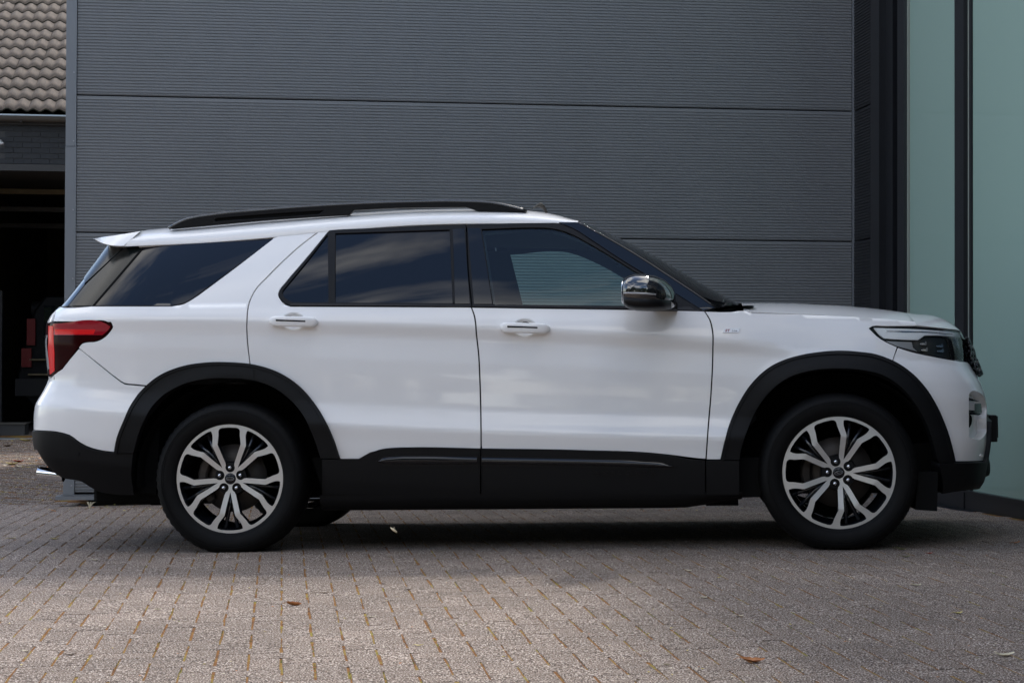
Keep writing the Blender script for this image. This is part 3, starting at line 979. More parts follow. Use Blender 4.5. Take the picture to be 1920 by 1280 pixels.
# pantiles with two waves each
TH = R(31.5); TW, TL = .306, .33
def tile_mesh():
    nx, ny = 25, 3; V = []; F = []
    Lt = TL + .06
    for sh in (0, 1):
        for i in range(nx):
            u = i / (nx - 1); x = u * TW
            w_ = .5 - .5 * math.cos(4 * math.pi * u + .5)
            h = .036 * (w_ ** .9)
            for j in range(ny):
                v = j / (ny - 1)
                V.append((x, v * Lt, h + .013 * (1 - v) - sh * .016))
    k = nx * ny
    for i in range(nx - 1):
        for j in range(ny - 1):
            a = i * ny + j
            F.append([a, a + ny, a + ny + 1, a + 1]); F.append([k + a, k + a + 1, k + a + ny + 1, k + a + ny])
        a = i * ny; F.append([a, k + a, k + a + ny, a + ny])
    for j in range(ny - 1):
        F.append([j, j + 1, k + j + 1, k + j]); a = (nx - 1) * ny + j; F.append([a, k + a, k + a + 1, a + 1])
    me = bpy.data.meshes.new('roof_tile'); me.from_pydata(V, [], F)
    me.materials.append(M['tile']); me.materials.append(M['tile_edge'])
    mi = []
    for p in me.polygons:
        ed = all(abs(V[v][1]) < 1e-6 for v in p.vertices); mi.append(1 if ed else 0)
    me.polygons.foreach_set('material_index', mi)
    me.polygons.foreach_set('use_smooth', [not q for q in mi])
    return me
tme = tile_mesh()
xax = Vector((WD[0], WD[1], 0)); hz = Vector((-WNn[0], -WNn[1], 0))
yax = hz * math.cos(TH) + Vector((0, 0, 1)) * math.sin(TH); zax = xax.cross(yax)
for r_ in range(15):
    for c in range(-4, 10):
        s = .42 + c * TW
        if s < -.6 or s > 3.6: continue
        base = Vector(bp_(s + random.gauss(0, .002), .13, 3.075)) + yax * (r_ * TL + random.gauss(0, .004))
        o = bpy.data.objects.new('roof_tile', tme); COL.objects.link(o)
        rz = random.gauss(0, .006)
        mw = Matrix(((xax[0], yax[0], zax[0], base[0]), (xax[1], yax[1], zax[1], base[1]), (xax[2], yax[2], zax[2], base[2]), (0, 0, 0, 1)))
        o.parent = gar; o.matrix_parent_inverse = Matrix.Translation(gar.location).inverted()
        o.matrix_basis = mw @ Matrix.Rotation(rz, 4, 'Z') @ Matrix.Rotation(random.gauss(0, .006), 4, 'X')
mb = MB()
A_ = [Vector(bp_(s, .10, 3.03)) for s in (-.7, LS)]; B_ = [a + yax * 5.6 for a in A_]
mb.add([tuple(q) for q in (A_[0], A_[1], B_[1], B_[0])], [[0, 1, 2, 3]]); child(mb.build('roof_deck', M['black']), gar)
# garage interior
zf = -.875
wbox('side_wall', .0, .1, -9, -.02, zf, 2.37, M['ochre'], gar, bp_)
wbox('side_wall', LS, LS + .15, -9, 0, zf, 3.0, M['ochre'], gar, bp_)
wbox('back_wall', -1, LS + 1, -9.2, -9.0, zf, 3.0, M['ochre'], gar, bp_)
wbox('garage_ceiling', -1, LS + .1, -9, -.25, 2.38, 2.5, M['steel'], gar, bp_)
wbox('garage_floor', -1, LS, -9, .15, zf - .1, zf + .012, M['floorc'], gar, bp_)
wbox('threshold', 0, LS, .15, .28, zf - .1, zf + .016, M['zinc'], gar, bp_)
for z_ in (2.20, 2.05, 1.9): wbox('ceiling_beam', 0, LS, -1.2 - (2.2 - z_) * 6, -1.1 - (2.2 - z_) * 6, z_, z_ + .06, M['ochre'] if z_ > 2.1 else M['steel'], gar, bp_)
wbox('dado', 0.1, LS, -8.99, -8.95, zf, .35, M['black'], gar, bp_)
wbox('neighbour_wall', -12, 0.0, -9.2, -.02, zf - .2, 2.9, M['dbrick'], gar, bp_)
# small camera under the eaves
mb = MB(); mb.tube([bp_(.70, .01, 2.73), bp_(.70, .10, 2.72)], .018, 10); mb.box(bp_(.72, .12, 2.69), (.06, .05, .03), ch=.008)
cm_ = mb.build('wall_camera', mat('pale_plastic', (.45, .46, .47), .5)); child(cm_, gar)
# lift post and the car on the workshop floor
lp = empty('lift_post', bp_(.42, -1.5, zf))
tag(lp, 'dark steel lift column standing inside the open garage left of the dark car', 'vehicle lift')
def in_g(name, s0, s1, o0, o1, z0, z1, m, root): return wbox(name, s0, s1, o0, o1, z0, z1, m, root, bp_)
in_g('column', .36, .50, -1.66, -1.5, zf, .98, M['steel'], lp); in_g('foot_plate', .28, .62, -1.8, -1.4, zf + .013, zf + .04, M['steel'], lp)
dk = empty('parked_car', bp_(2.1, -2.4, zf))
tag(dk, 'dark car with red rear lamps half hidden inside the open garage', 'car')
M['darkpaint'] = mat('dark_car_paint', (.004, .0045, .005), .55, spec=.1); M['dimred'] = mat('dim_red_lens', (.09, .003, .003), .4, spec=.2)
prof = [(.80, .50), (.72, .58), (.71, .76), (.76, .90), (.82, 1.20), (.92, 1.60), (1.05, 1.78), (2.9, 1.82), (3.6, 1.70), (4.2, 1.2), (5.1, 1.05), (5.3, .7), (5.25, .42), (4.45, .38), (4.1, .62), (3.75, .38), (2.1, .38), (1.75, .64), (1.4, .40), (.9, .38)]
secs = []
for o_, sc_ in ((-1.35, .985), (-1.40, 1.0), (-3.1, 1.0), (-3.15, .985)):
    secs.append([bp_(2.9 + (s - 2.9) * sc_, o_, zf + (z - .8) * sc_ + .8) for s, z in prof])
k = len(prof); V = [p for q in secs for p in q]; F = [[i*k+j, i*k+(j+1) % k, (i+1)*k+(j+1) % k, (i+1)*k+j] for i in range(3) for j in range(k)] + [list(range(k)), [3*k+i for i in range(k)]]
bo = mk('body', V, F, M['darkpaint']); bm = bmesh.new(); bm.from_mesh(bo.data); bmesh.ops.recalc_face_normals(bm, faces=bm.faces); bm.to_mesh(bo.data); bm.free()
child(bo, dk)
in_g('rear_window', 1.05, 1.7, -1.34, -1.33, zf + 1.22, zf + 1.66, M['privacy'], dk)
in_g('tail_lamp', .84, .945, -1.36, -1.30, zf + 1.15, zf + 1.49, M['dimred'], dk)
in_g('tail_lamp', .775, .90, -1.36, -1.30, zf + .87, zf + 1.11, M['dimred'], dk)
in_g('bumper', .70, 1.25, -1.40, -1.29, zf + .50, zf + .72, M['clad'], dk)
in_g('bumper_strip', .86, 1.25, -1.36, -1.285, zf + .765, zf + .785, M['ochre'], dk)
in_g('bumper_strip', .88, 1.25, -1.36, -1.285, zf + .955, zf + .975, M['ochre'], dk)
mb = MB(); mb.tube([bp_(.84, -1.8, zf + 1.62), bp_(1.02, -1.8, zf + 1.62)], .11, 16); child(mb.build('spare_wheel', M['tyre'], smooth=False), dk)
for s in (1.75, 4.1):
    mb = MB(); mb.tube([bp_(s, -1.38, zf + .36), bp_(s, -1.6, zf + .36)], .35, 24); child(mb.build('wheel', M['tyre']), dk)
cr = empty('drip_tray', bp_(.75, -1.0, zf))
tag(cr, 'pale low tray on the garage floor under the rear of the dark car', 'tray')
in_g('tray', .60, .92, -.95, -.6, zf + .013, zf + .16, M['steel'], cr); in_g('rim', .58, .94, -.97, -.58, zf + .16, zf + .175, M['soffit'], cr)

# ================================================================== TREES ACROSS THE YARD, BEHIND THE CAMERA (mirrored in paint and glass)
M['foliage'] = mat('foliage', (.055, .085, .028), .7, var=.45, vscale=1.5)
M['bark'] = mat('bark', (.10, .08, .06), .9, var=.3)
def crown_mesh(seed, H):
    rg = np.random.default_rng(seed); V = []; F = []
    cl = [(rg.normal(0, 1.5), rg.normal(0, 1.3), H * rg.uniform(.04, .93), rg.uniform(.8, 1.6)) for _ in range(38)]
    for cx, cy, cz, r_ in cl:
        for _ in range(95):
            d = rg.normal(0, 1, 3); d /= np.linalg.norm(d); c = np.array([cx, cy, cz]) + d * r_ * rg.uniform(.55, 1.05)
            a = rg.normal(0, 1, 3); a /= np.linalg.norm(a); b_ = np.cross(a, rg.normal(0, 1, 3)); b_ /= np.linalg.norm(b_)
            s_ = rg.uniform(.12, .30); k = len(V)
            V += [tuple(c + a * s_), tuple(c + b_ * s_ * .8), tuple(c - a * s_), tuple(c - b_ * s_ * .8)]; F.append([k, k+1, k+2, k+3])
    me = bpy.data.meshes.new('crown'); me.from_pydata(V, [], F); me.materials.append(M['foliage']); return me
cms = [crown_mesh(s, 8.5) for s in (3, 8)]
tb = MB(); tb.tube([(0, 0, -.3), (.05, 0, 1.5), (-.05, .1, 4), (0, 0, 7)], [.22, .17, .12, .04], 8)
for k in range(5):
    a = k * 1.3; tb.tube([(0, 0, 2 + k * .8), (math.cos(a) * 1.4, math.sin(a) * 1.3, 3.2 + k * .9)], [.08, .03], 6)
tko = tb.build('trunk', M['bark']); tkm = tko.data; bpy.data.objects.remove(tko)
names_ = ['first','second','third','fourth','fifth','sixth','seventh','eighth','ninth','tenth','eleventh','twelfth','thirteenth']
for i, x in enumerate(np.linspace(-30, 30, 13)):
    y = -9.5 + random.uniform(-1.5, 1.0)
    t = empty('tree', (x, y, float(zg(x, y)))); sc_ = random.uniform(.8, 1.15); t.scale = (sc_ * 1.15, sc_ * 1.15, sc_); t.rotation_euler = (0, 0, random.uniform(0, 6))
    tag(t, names_[i] + ' leafy tree from the left in the row across the yard behind the viewer', 'tree', 'trees across the yard')
    for nm, me in (('crown', cms[i % 2]), ('trunk', tkm)):
        link(bpy.data.objects.new(nm, me), t)



# ================================================================== THE CAR
car = empty('suv')
car.matrix_world = Matrix(((CM[0,0],CM[0,1],CM[0,2],CO[0]),(CM[1,0],CM[1,1],CM[1,2],CO[1]),(CM[2,0],CM[2,1],CM[2,2],CO[2]),(0,0,0,1)))
tag(car, 'white SUV with black arch trims parked side on before the ribbed wall', 'car')

for p in ((550, 602), (984, 614)):
    x, z = cpl(p[0], p[1], .95)
    DENTS.append((x, z, .064, .046))
_cache.clear()

def arch(cx, cz, pts): return pts
# outlines in photograph pixels
RA_OUT = [(216,848,1),(221,822),(231,795),(247,762),(270,729),(300,704),(338,688),(385,680),(432,679.5),(478,684),(520,697),(558,721),(588,754),(612,793),(628,830),(637,858,1)]
RA_IN = [(602,858,1),(592,826),(575,788),(551,755),(522,731),(485,715),(432,709),(385,711),(345,721),(312,739),(284,768),(264,806),(252,848,1)]
FA_OUT = [(1351,861,1),(1358,830),(1370,790),(1388,751),(1412,716),(1445,688),(1485,671),(1535,663),(1590,662),(1640,668),(1685,686),(1722,716),(1750,755),(1770,800),(1782,840),(1787.5,865,1)]
FA_IN = [(1757,866,1),(1750,838),(1738,800),(1718,762),(1690,728),(1655,705),(1615,695),(1570,692),(1520,696),(1478,709),(1446,732),(1420,765),(1402,805),(1390,838),(1386,861,1)]
ra_out, fa_out = sline(RA_OUT), sline(FA_OUT)

def build_side():
    # ---------------- inner shell, seen only as the dark lines between the panels
    lp = np.concatenate([sline([(112,577,1),(350,577,1),(600,577,1),(900,579,1),(1340,590,1)], 30), [(1500,600),(1620,612),(1640,640),(1700,662),(1800,690),(1811,735),(1811,850),(1787,862)],
                         fa_out[::-1], [(1322,858),(900,850),(650,856)], ra_out[::-1], [(120,815),(80,800),(80,757),(95,735),(95,610)]])
    skin('inner_shell', lp, M['gap'], car, off=-.020, depth=0, step=(.10, .08))
    # ---------------- rear quarter panel
    q = np.concatenate([sline([(208,604.5,1),(150,603,1)], 20), [(100, 602.5)], [(111,574.5)], sline([(180,574,1),(322,574,1),(345,569.5),(362,560),(372,553.5,1),(440,503),(511,448.5,1)]),
                        sline([(512,446.5,1),(535,439.5),(575,433.5),(608,431.8,1)]), sline([(595,435.0,1),(560,462),(530,489),(500,519),(478,543),(466,568),(462,600),(463,640),(468,682.5,1)]),
                        ra_out[(ra_out[:, 0] < 467) & (ra_out[:, 0] > 286)][::-1],
                        sline([(284,723,1),(250,720),(233,718),(218,708),(190,686),(149,653.5,1)]), sline([(147.5,651,1),(155,643.5),(163,641.5),(178,640.5),(191,635.5),(206,622),(211.5,612),(208,604.5,1)], 4)])
    skin('rear_quarter_panel', q, M['paint'], car, gap=.0017, step=(.028, .020))
    # tailgate: lower part, window and the slim corner beside the lamp
    uL, zL = uz([(97, 603), (111, 574.5)])[:, 0], uz([(97, 603), (111, 574.5)])[:, 1]
    um = U_R - (0)
    tg = np.array([(um, zL[1]), (uL[1] - .003, zL[1]), (uL[0] - .003, zL[0]), (uL[0] - .08, zL[0] - .01), (uL[0] - .08, .70), (uL[0]-.12, .62), (um, .62)])
    skin('tailgate', dens(tg), M['paint'], car, gap=.001, raw=True, step=(.05, .03))
    # rear lamp
    lamp = sloop([(87,605,1),(150,604.5),(205,605.5),(210.5,611.5),(207,620),(190.5,634),(178,639.3),(162,640.5),(153,643.5),(146,652),(116,690),(98,704.5),(91,706.5),(88.5,690),(80,650),(78,620)], 4)
    L = uz(lamp); L[:, 0] = np.maximum(L[:, 0], L[:, 0])
    lo = skin('tail_lamp', L, M['darkred'], car, off=.002, gap=.001, raw=True, step=(.02, .012), depth=.02)
    skin('lamp_upper_band', sloop([(100,607,1),(200,607.5),(207,612),(203,619),(192,628.2,1),(100,628,1)], 6), M['redlens'], lo, off=.0034, depth=.003)
    skin('reflector_strip', [(92,611),(100.5,611),(103,660),(103.5,695),(95,702),(91.5,660)], M['redlens2'], lo, off=.0046, depth=.003)
    skin('reflector_strip', sloop([(104,617,1),(180,617.5,1),(176,626.5,1),(104,627,1)], 6), M['redlens2'], lo, off=.0042, depth=.002)
    skin('clear_lens', [(83.5,628),(89.5,628),(93,690),(90.5,700),(86,665)], M['clearlens'], lo, off=.0036, depth=.003)
    # rear bumper
    bmp = np.concatenate([sline([(150,655.5,1),(190,688),(218,710),(233,720),(250,722),(282,725,1)]), ra_out[(ra_out[:, 0] < 279)][::-1],
                          sline([(214,847,1),(190,844),(168,838),(150,829),(130,815),(112,810),(62,806,1)])])
    bl = uz(bmp); e = bl[-1].copy()
    lw = uz([(62, 806), (92.5, 710), (97, 707), (117, 691.5), (148, 653.5)])
    bl = np.concatenate([bl[:-1], [(e[0], e[1]), (U_R, e[1]), (U_R, .70 if False else lw[1][1] - .05), (lw[1][0] - .1, lw[1][1] - .02)], lw[1:]])
    skin('rear_bumper', dens(bl), M['paint'], car, gap=.0015, raw=True, step=(.028, .018))
    lwr = np.concatenate([sline([(62,807.5,1),(112,811.5),(130,817),(150,831),(168,840),(190,845.5),(214,848.5),(250,849.5,1)]),
                          sline([(250,849.5,1),(247,890),(252,926,1),(225,926),(190,921,1),(172,912),(155,901),(118,893),(98,879),(84,862),(72,842,1)])])
    ll = uz(lwr); a0, a1 = ll[0], ll[-1]
    ll = np.concatenate([ll, [(a1[0] - .05, a1[1]), (U_R, a1[1]), (U_R, a0[1]), (a0[0] - .05, a0[1])]])
    lb = skin('rear_bumper_lower', dens(ll), M['clad'], car, off=.008, raw=True, depth=.06, step=(.03, .02))
    skin('parking_sensor', circ(147, 850, 3.4), M['clad'], lb, off=.0105, depth=.004)
    # ---------------- rear door
    rd = np.concatenate([sline([(597,435.5,1),(618,431,1)]), sline([(614,436,1),(570,489),(535,530),(524,544),(521.5,551),(526,562),(536,571.5),(545,574.3,1)], 5), sline([(545,574.5,1),(883,576,1)], 25),
                         sline([(883.5,577,1),(888,590),(890.5,604),(892,625),(896,660),(899,720),(900.5,780),(901,842,1)]), sline([(901,842,1),(760,839.5),(722,841),(694,848),(673,860,1)], 20), [(639, 860)],
                         ra_out[(ra_out[:, 0] > 470)][::-1], sline([(469,682,1),(464.5,640),(463.5,600),(467.5,568),(479.5,543.5),(502,519.5),(532,489.5),(562,462.5),(597,435.5,1)])])
    dx, dz = DENTS[0][0], DENTS[0][1]
    rdoor = skin('rear_door', rd, M['paint'], car, gap=.0017, dense=[((dx-.075, dz-.055), (dx+.075, dz+.055), (.006, .006))], step=(.028, .017))
    fd = np.concatenate([sline([(885,576.3,1),(1000,578),(1180,580.5),(1320,583.2,1)], 25), sline([(1321,584,1),(1330,599),(1335,620),(1335.5,660),(1332,740),(1327,800),(1323,859.5,1)]),
                         sline([(1321,860,1),(1300,858),(1270,854),(1225,849),(1100,844),(903,842,1)], 20), sline([(903,842,1),(902.5,780),(901,720),(898,660),(894,625),(892.5,604),(890,590),(885,577,1)])])
    dx, dz = DENTS[1][0], DENTS[1][1]
    fdoor = skin('front_door', fd, M['paint'], car, gap=.0017, dense=[((dx-.075, dz-.055), (dx+.075, dz+.055), (.006, .006))], step=(.028, .017))
    for door, (hx, hy), dn in ((rdoor, (550, 603), 0), (fdoor, (984, 615), 1)):
        x, z = cpl(hx, hy, .97)
        base = float(wside(x, z + .02, False))
        sl = -.022                                    # handles follow the falling waistline
        secs = []
        for t in np.linspace(-1, 1, 15):
            xx = x + t * .124; en = (1 - min(1, abs(t)) ** 8); hh = .0255 * (.35 + .65 * en ** .5) * (1 + .06 * t * t)
            th = .017 * (.4 + .6 * en ** .5)
            mid = base + .012 + .012 * (1 - t * t)
            secs.append((xx, -(mid + th), -(mid - th * (.2 + .8 * abs(t) ** 3) - .012 * abs(t) ** 6), z + sl * t * .124 * 2 - hh, z + sl * t * .124 * 2 + hh))
        loft('door_handle', secs, M['paint'], door, n=20, pw=3.0)
        loft('handle_strip', [(x - .010 + t * .075, -(base + .0325 + .012 * (1 - (t * .6) ** 2)), -(base + .02), z + .0045 - .004 * t - .0052, z + .0045 - .004 * t + .0052) for t in np.linspace(-1, 1, 6)], M['trim'], door, n=10)
    # ---------------- front wing
    fw = np.concatenate([sline([(1322.5,583.5,1),(1345,584.5),(1375,584),(1392,582),(1412,587,1),(1480,588.5),(1540,590.5),(1600,593.5),(1660,597.5),(1716,602.5,1),(1719,611,1),(1660,611.3),(1636,611.5),(1629.5,615,1)]),
                         sline([(1630,616,1),(1644,630),(1660,640.5),(1682,650.5,1)]), [(1672.5, 679)], fa_out[(fa_out[:, 0] < 1671)][::-1], [(1325, 861)],
                         sline([(1325,859,1),(1329,800),(1334,740),(1337.5,660),(1337,620),(1332,599),(1322.5,584,1)])])
    skin('front_wing', fw, M['paint'], car, gap=.0016, step=(.028, .017))
    # ---------------- front bumper with the lamp niche
    fb = np.concatenate([sline([(1684,651.5,1),(1700,657),(1750,668.5),(1800,677.5,1),(1813,678.5,1)], 6)])
    f1 = uz(fb); tip = f1[-1]
    f2 = uz(np.array([(1800,864.5),(1787.5,864.5)]))
    bot = uz([(1843, 862)])[0]
    arcp = uz(np.concatenate([fa_out[(fa_out[:, 0] > 1673)][::-1], [(1673.5, 679.6)]]))
    z_g = uz([(1835, 715)])[0][1]
    loopf = np.concatenate([f1, [(tip[0] + .05, tip[1] - .01), (tip[0] + .12, tip[1] - .10), (tip[0] + .20, z_g - .02), (U_F, z_g - .05), (U_F, z_g - .16), (bot[0] + .16, z_g - .16), (bot[0] + .13, bot[1] + .05), (bot[0] + .02, bot[1] + .005), (bot[0], bot[1] - .004)], f2, arcp])
    nic = sloop([(1817,741,1),(1819,736),(1824,733),(1834,735),(1843,741),(1848.5,755),(1849.5,790,1),(1847,815),(1838,823),(1817,819,1)], 4)
    skin('front_bumper', dens(loopf), M['paint'], car, gap=.0016, raw=True, holes=[uz(nic)], hdepth=.05, step=(.026, .016))
    nb = skin('lamp_niche', sloop([(1812,728,1),(1853,734,1),(1853,825,1),(1812,825,1)], 8), M['paint'], car, off=-.045, depth=0, step=(.02, .02))
    fog = skin('daytime_lamp', sloop([(1816,757,1),(1844,756,1),(1846,773,1),(1816,771,1)], 4), M['lampdark'], car, off=-.012, depth=.03)
    skin('lamp_lens', [(1817,753),(1830,752.5),(1830,769),(1817,768)], M['clearlens'], fog, off=-.008, depth=.004)
    skin('lamp_fin', [(1816,772.5),(1842,774.5),(1836,778),(1816,776)], M['gloss'], fog, off=.000, depth=.03)
    skin('lamp_fin', [(1816,744),(1838,752),(1816,750)], M['gloss'], fog, off=-.004, depth=.03)
    skin('air_slot', sloop([(1821,777,1),(1833,778),(1834,796),(1831,801,1),(1821,801,1)], 4), M['dark'], car, off=-.036, depth=.004)
    skin('parking_sensor', circ(1825, 851, 2.6), M['paint'], nb, off=.047, depth=.006)
    # lower black apron
    ap = sline([(1757,867.5,1),(1787,866.5),(1842,865.5,1)], 10); al = uz(ap); b2 = uz(sline([(1850,900,1),(1832,910),(1800,915),(1762,922,1)], 12))
    apl = np.concatenate([al, [(al[-1][0] + .04, al[-1][1] + .03), (al[-1][0] + .10, al[-1][1] + .20), (U_F, al[-1][1] + .24), (U_F, b2[0][1])], b2])
    skin('front_apron', dens(apl), M['clad'], car, off=.022, raw=True, depth=.09, step=(.03, .02))
    # ---------------- wheel arch trims
    ra2, fa2 = sline(RA_IN), sline(FA_IN)
    k = np.argmin(abs(ra_out[:, 0] - 475)); k2 = np.argmin(abs(ra2[:, 0] - 480))
    def ring(name, A, B, off=.017):
        o = skin(name, np.concatenate([A, B]), M['clad'], car, off=off, depth=.05, step=(.02, .02), gap=.0006)
        return o
    ring('wheel_arch_trim', ra_out[:k + 1], ra2[k2:])
    ring('wheel_arch_trim', ra_out[k:], ra2[:k2 + 1])
    ring('wheel_arch_trim', fa_out, fa2)
    for (A, off) in ((ra_out, .0225), (fa_out, .0225)):
        c = A.mean(0); inn = A + (np.array([c[0], 900]) - A) / np.linalg.norm(np.array([c[0], 900]) - A, axis=1, keepdims=True) * 6.5
        skin('arch_trim_lip', np.concatenate([A, inn[::-1]]), M['clad'], car, off=off, depth=.012, step=(9, 9), gap=.0008)
    for cx in (-WB, WB):                        # liners
        P = []
        for a in np.linspace(R(-6), R(186), 36):
            rr = .482
            P.append([(cx + rr * 1.02 * math.cos(a), -w_, .375 + rr * math.sin(a)) for w_ in (.93, .80, .62, .45)])
        o = grid_mesh('wheel_arch_liner', mir(np.array(P)), M['dark'], car, flip=SIDE > 0)
        mb = MB(); mb.box((cx, -.44 * SIDE, .64), (1.16, .01, .80)); mb.build('arch_inner_wall', M['dark'], car)
    # ---------------- sill trims on each door and the wing
    def sill(name, top, x1, bot, parent, off=.016):
        tp = sline(top, 15)
        return skin(name, np.concatenate([tp, [(x1, bot)], sline([(x1, bot, 1), (tp[0][0], bot, 1)], 25)[1:]]), M['clad'], parent, off=off, depth=.03, step=(.03, .018), gap=.001)
    ins_r = sloop([(708,863.5),(716,858),(738,854.5),(780,853.5),(895.5,855.5,1),(895.5,869.5,1),(780,870.5),(738,870),(716,867.5)], 6)
    ins_f = sloop([(904,855.8,1),(1100,859.5),(1200,862.8),(1250,868),(1263,872.5),(1250,875.2),(1200,874.8),(1100,872.5),(904,869.7,1)], 8)
    s1 = sill('door_sill_trim', [(605,860,1),(673,860,1),(690,851),(712,842),(735,838.8),(770,837.8),(901,839.8,1)], 901, 926, rdoor)
    s2 = sill('door_sill_trim', [(903,839.8,1),(1100,843.5),(1225,850.5),(1260,854.5),(1300,861),(1322,862,1)], 1322, 926, fdoor)
    s3 = sill('sill_end_trim', [(1324,862,1),(1386,862.5,1)], 1386, 926, car)
    for par, ins in ((rdoor, ins_r), (fdoor, ins_f)):
        xs0 = np.linspace(ins[:, 0].min() + .3, ins[:, 0].max() - .3, 60); rows_ = []
        for xx in xs0:
            cr_ = []
            for i_ in range(len(ins)):
                a_, b2_ = ins[i_], ins[(i_ + 1) % len(ins)]
                if (a_[0] - xx) * (b2_[0] - xx) < 0: cr_.append(a_[1] + (b2_[1] - a_[1]) * (xx - a_[0]) / (b2_[0] - a_[0]))
            rows_.append((min(cr_), max(cr_)))
        q1 = uz(np.array([(x_, r_[0] + .8) for x_, r_ in zip(xs0, rows_)])); q2 = uz(np.array([(x_, r_[1] - .8) for x_, r_ in zip(xs0, rows_)]))
        G_ = []
        for t_ in np.linspace(0, 1, 9):
            q_ = q1 + (q2 - q1) * t_
            G_.append(S(q_[:, 0], q_[:, 1], .017 + .011 * math.sin(math.pi * (.06 + .88 * t_)) ** .7 * (1 if t_ < .9 else .9)))
        grid_mesh('gloss_sill_strip', mir(np.array(G_)), M['gloss'], par, flip=SIDE < 0)
        c = ins.mean(0); 
        skin('sill_strip_surround', c + (ins - c) * np.array([1.0, 1.0]) + np.sign(ins - c) * np.array([1.5, 1.6]), M['trim'], par, off=.0185, depth=.004, step=(.05, .02))
    # rocker, curving under the car
    Ls = uz([(600, 926), (1392, 926)])
    xs_ = np.linspace(Ls[0][0], Ls[1][0], 24); z0 = (Ls[0][1] + Ls[1][1]) / 2
    lift = lambda x: .042 * float(sstep(cpl(1270, 940, .95)[0], cpl(1400, 940, .95)[0], x))
    P = [[(x, -(float(wside(x, z0)) + .016 - dw), z0 - dz_ + (lift(x) if dz_ > .03 else 0)) for dw, dz_ in ((0, -.004), (.004, .02), (.02, .045), (.06, .07), (.12, .08), (.3, .075), (.62, .07))] for x in xs_]
    grid_mesh('rocker', mir(np.array(P)), M['clad'], car, flip=SIDE < 0)
    # ---------------- side windows
    fo = np.concatenate([sline([(875.5,421.5,1),(960,419),(1043,418.2,1)], 14), sline([(1047,419,1),(1075,430),(1110,452),(1160,485),(1225,525),(1270,553),(1318,582.5,1)]), sline([(1316,583,1),(1180,579.7),(1000,577),(886,575.3,1)], 20), sline([(886,575,1),(880,520),(875.5,422,1)], 20)])
    fh = np.concatenate([sline([(903.5,430.5,1),(960,428),(1000,427.3),(1030,428.2),(1056,433.5),(1080,443.5),(1110,460),(1150,484),(1190,509),(1236,537,1)], 6), sline([(1240,541,1),(1243,574,1)], 10), sline([(1240,574.5,1),(1100,573),(925.5,571,1)], 20), sline([(925,570.5,1),(917,520),(903.5,431,1)], 12)])
    skin('window_frame', fo, M['trim'], fdoor, off=.003, holes=[fh], hdepth=.016, depth=.014, step=(.04, .04), gap=.0008)
    skin('window_glass', shrink_px(fh, -3), M['sideglass'], fdoor, off=-.006, depth=0, step=(.05, .04))
    skin('belt_moulding', sloop([(887,571.8,1),(1000,573.6),(1240,577.5,1),(1240,581,1),(1000,577.8),(887,576.2,1)], 20), M['trim'], fdoor, off=.008, depth=.008, step=(.05, .02))
    skin('door_sail', sloop([(1240,541,1),(1310,581,1),(1243,578,1)], 8), M['trim'], fdoor, off=.006, depth=.01)
    skin('pillar_cover', sloop([(877,429,1),(898,428.5,1),(902,432,1),(923,570.5,1),(889,570.5,1)], 12), M['gloss'], fdoor, off=.0055, depth=.01, step=(.02, .03))
    ro = np.concatenate([sline([(619,431.3,1),(700,428),(790,424.6),(873,421.6,1)], 14), sline([(873.5,423,1),(878,520),(884,575.3,1)], 20), sline([(883,575.4,1),(700,574),(547,573.8,1)], 20), sline([(546,573.5,1),(535,568.5),(526,560),(522.5,551),(525,543.5),(536,530),(571,489),(613,437,1)], 5)])
    g1 = sloop([(629,438,1),(740,434.5),(843,431.2,1),(848.5,568.5,1),(740,568),(628.5,567.5,1)], 14)
    g2 = np.concatenate([sline([(614.5,441,1),(616,566.8,1)], 20), sline([(612,567,1),(548,566.3),(538,561),(530,553),(530,546,1)], 5), sline([(532,543,1),(575,491),(612,443,1)], 12)])
    skin('window_frame', ro, M['trim'], rdoor, off=.003, holes=[g1, g2], hdepth=.016, depth=.014, step=(.04, .04), gap=.0008)
    skin('window_glass', shrink_px(g1, -3), M['privacy'], rdoor, off=-.006, depth=0, step=(.03, .02))
    skin('window_glass', shrink_px(g2, -3), M['privacy'], rdoor, off=-.006, depth=0, step=(.03, .02))
    skin('belt_moulding', sloop([(545,567.8,1),(700,569),(883,571.6,1),(884,575.8,1),(700,574.4),(545,573.7,1)], 20), M['trim'], rdoor, off=.007, depth=.008, step=(.05, .02))
    skin('pillar_cover', sloop([(849,430.5,1),(871,429.5,1),(881,570,1),(853,570,1)], 12), M['gloss'], rdoor, off=.0055, depth=.01, step=(.02, .03))
    skin('window_channel', sloop([(845,431.5,1),(849,431.3,1),(853,569,1),(849,569,1)], 12), M['trim'], rdoor, off=.008, depth=.012, step=(.02, .03))
    # fixed quarter window and tail pillar
    qg = np.concatenate([sline([(273,460.3,1),(370,456),(440,452.5),(511,448.2,1)], 14), sline([(510,450,1),(440,501),(370,552),(358,560.5),(343,568),(322,572,1)], 8), sline([(318,572.3,1),(178,572.3,1)], 20), sline([(178,571,1),(225,515),(271,462,1)], 12)])
    skin('quarter_window', qg, M['privacy'], car, off=-.001, depth=.01, step=(.03, .02), gap=.0005)
    skin('window_seal', sloop([(269.5,461,1),(273.5,461,1),(178,572,1),(174,572,1)], 12), M['dark'], car, off=.0015, depth=.004, step=(.02, .03))
    pl = uz(sloop([(233,463,1),(271,461,1),(175,572.5,1),(128,572.5,1),(160,533,1)], 10))
    skin('tail_pillar', pl, M['gloss2'], car, off=-.002, depth=.012, raw=True, step=(.02, .02), gap=.0012)
    sp = uz(sloop([(231,464,1),(159,531,1),(157,522),(166,500),(178,475),(190,458,1)], 8))
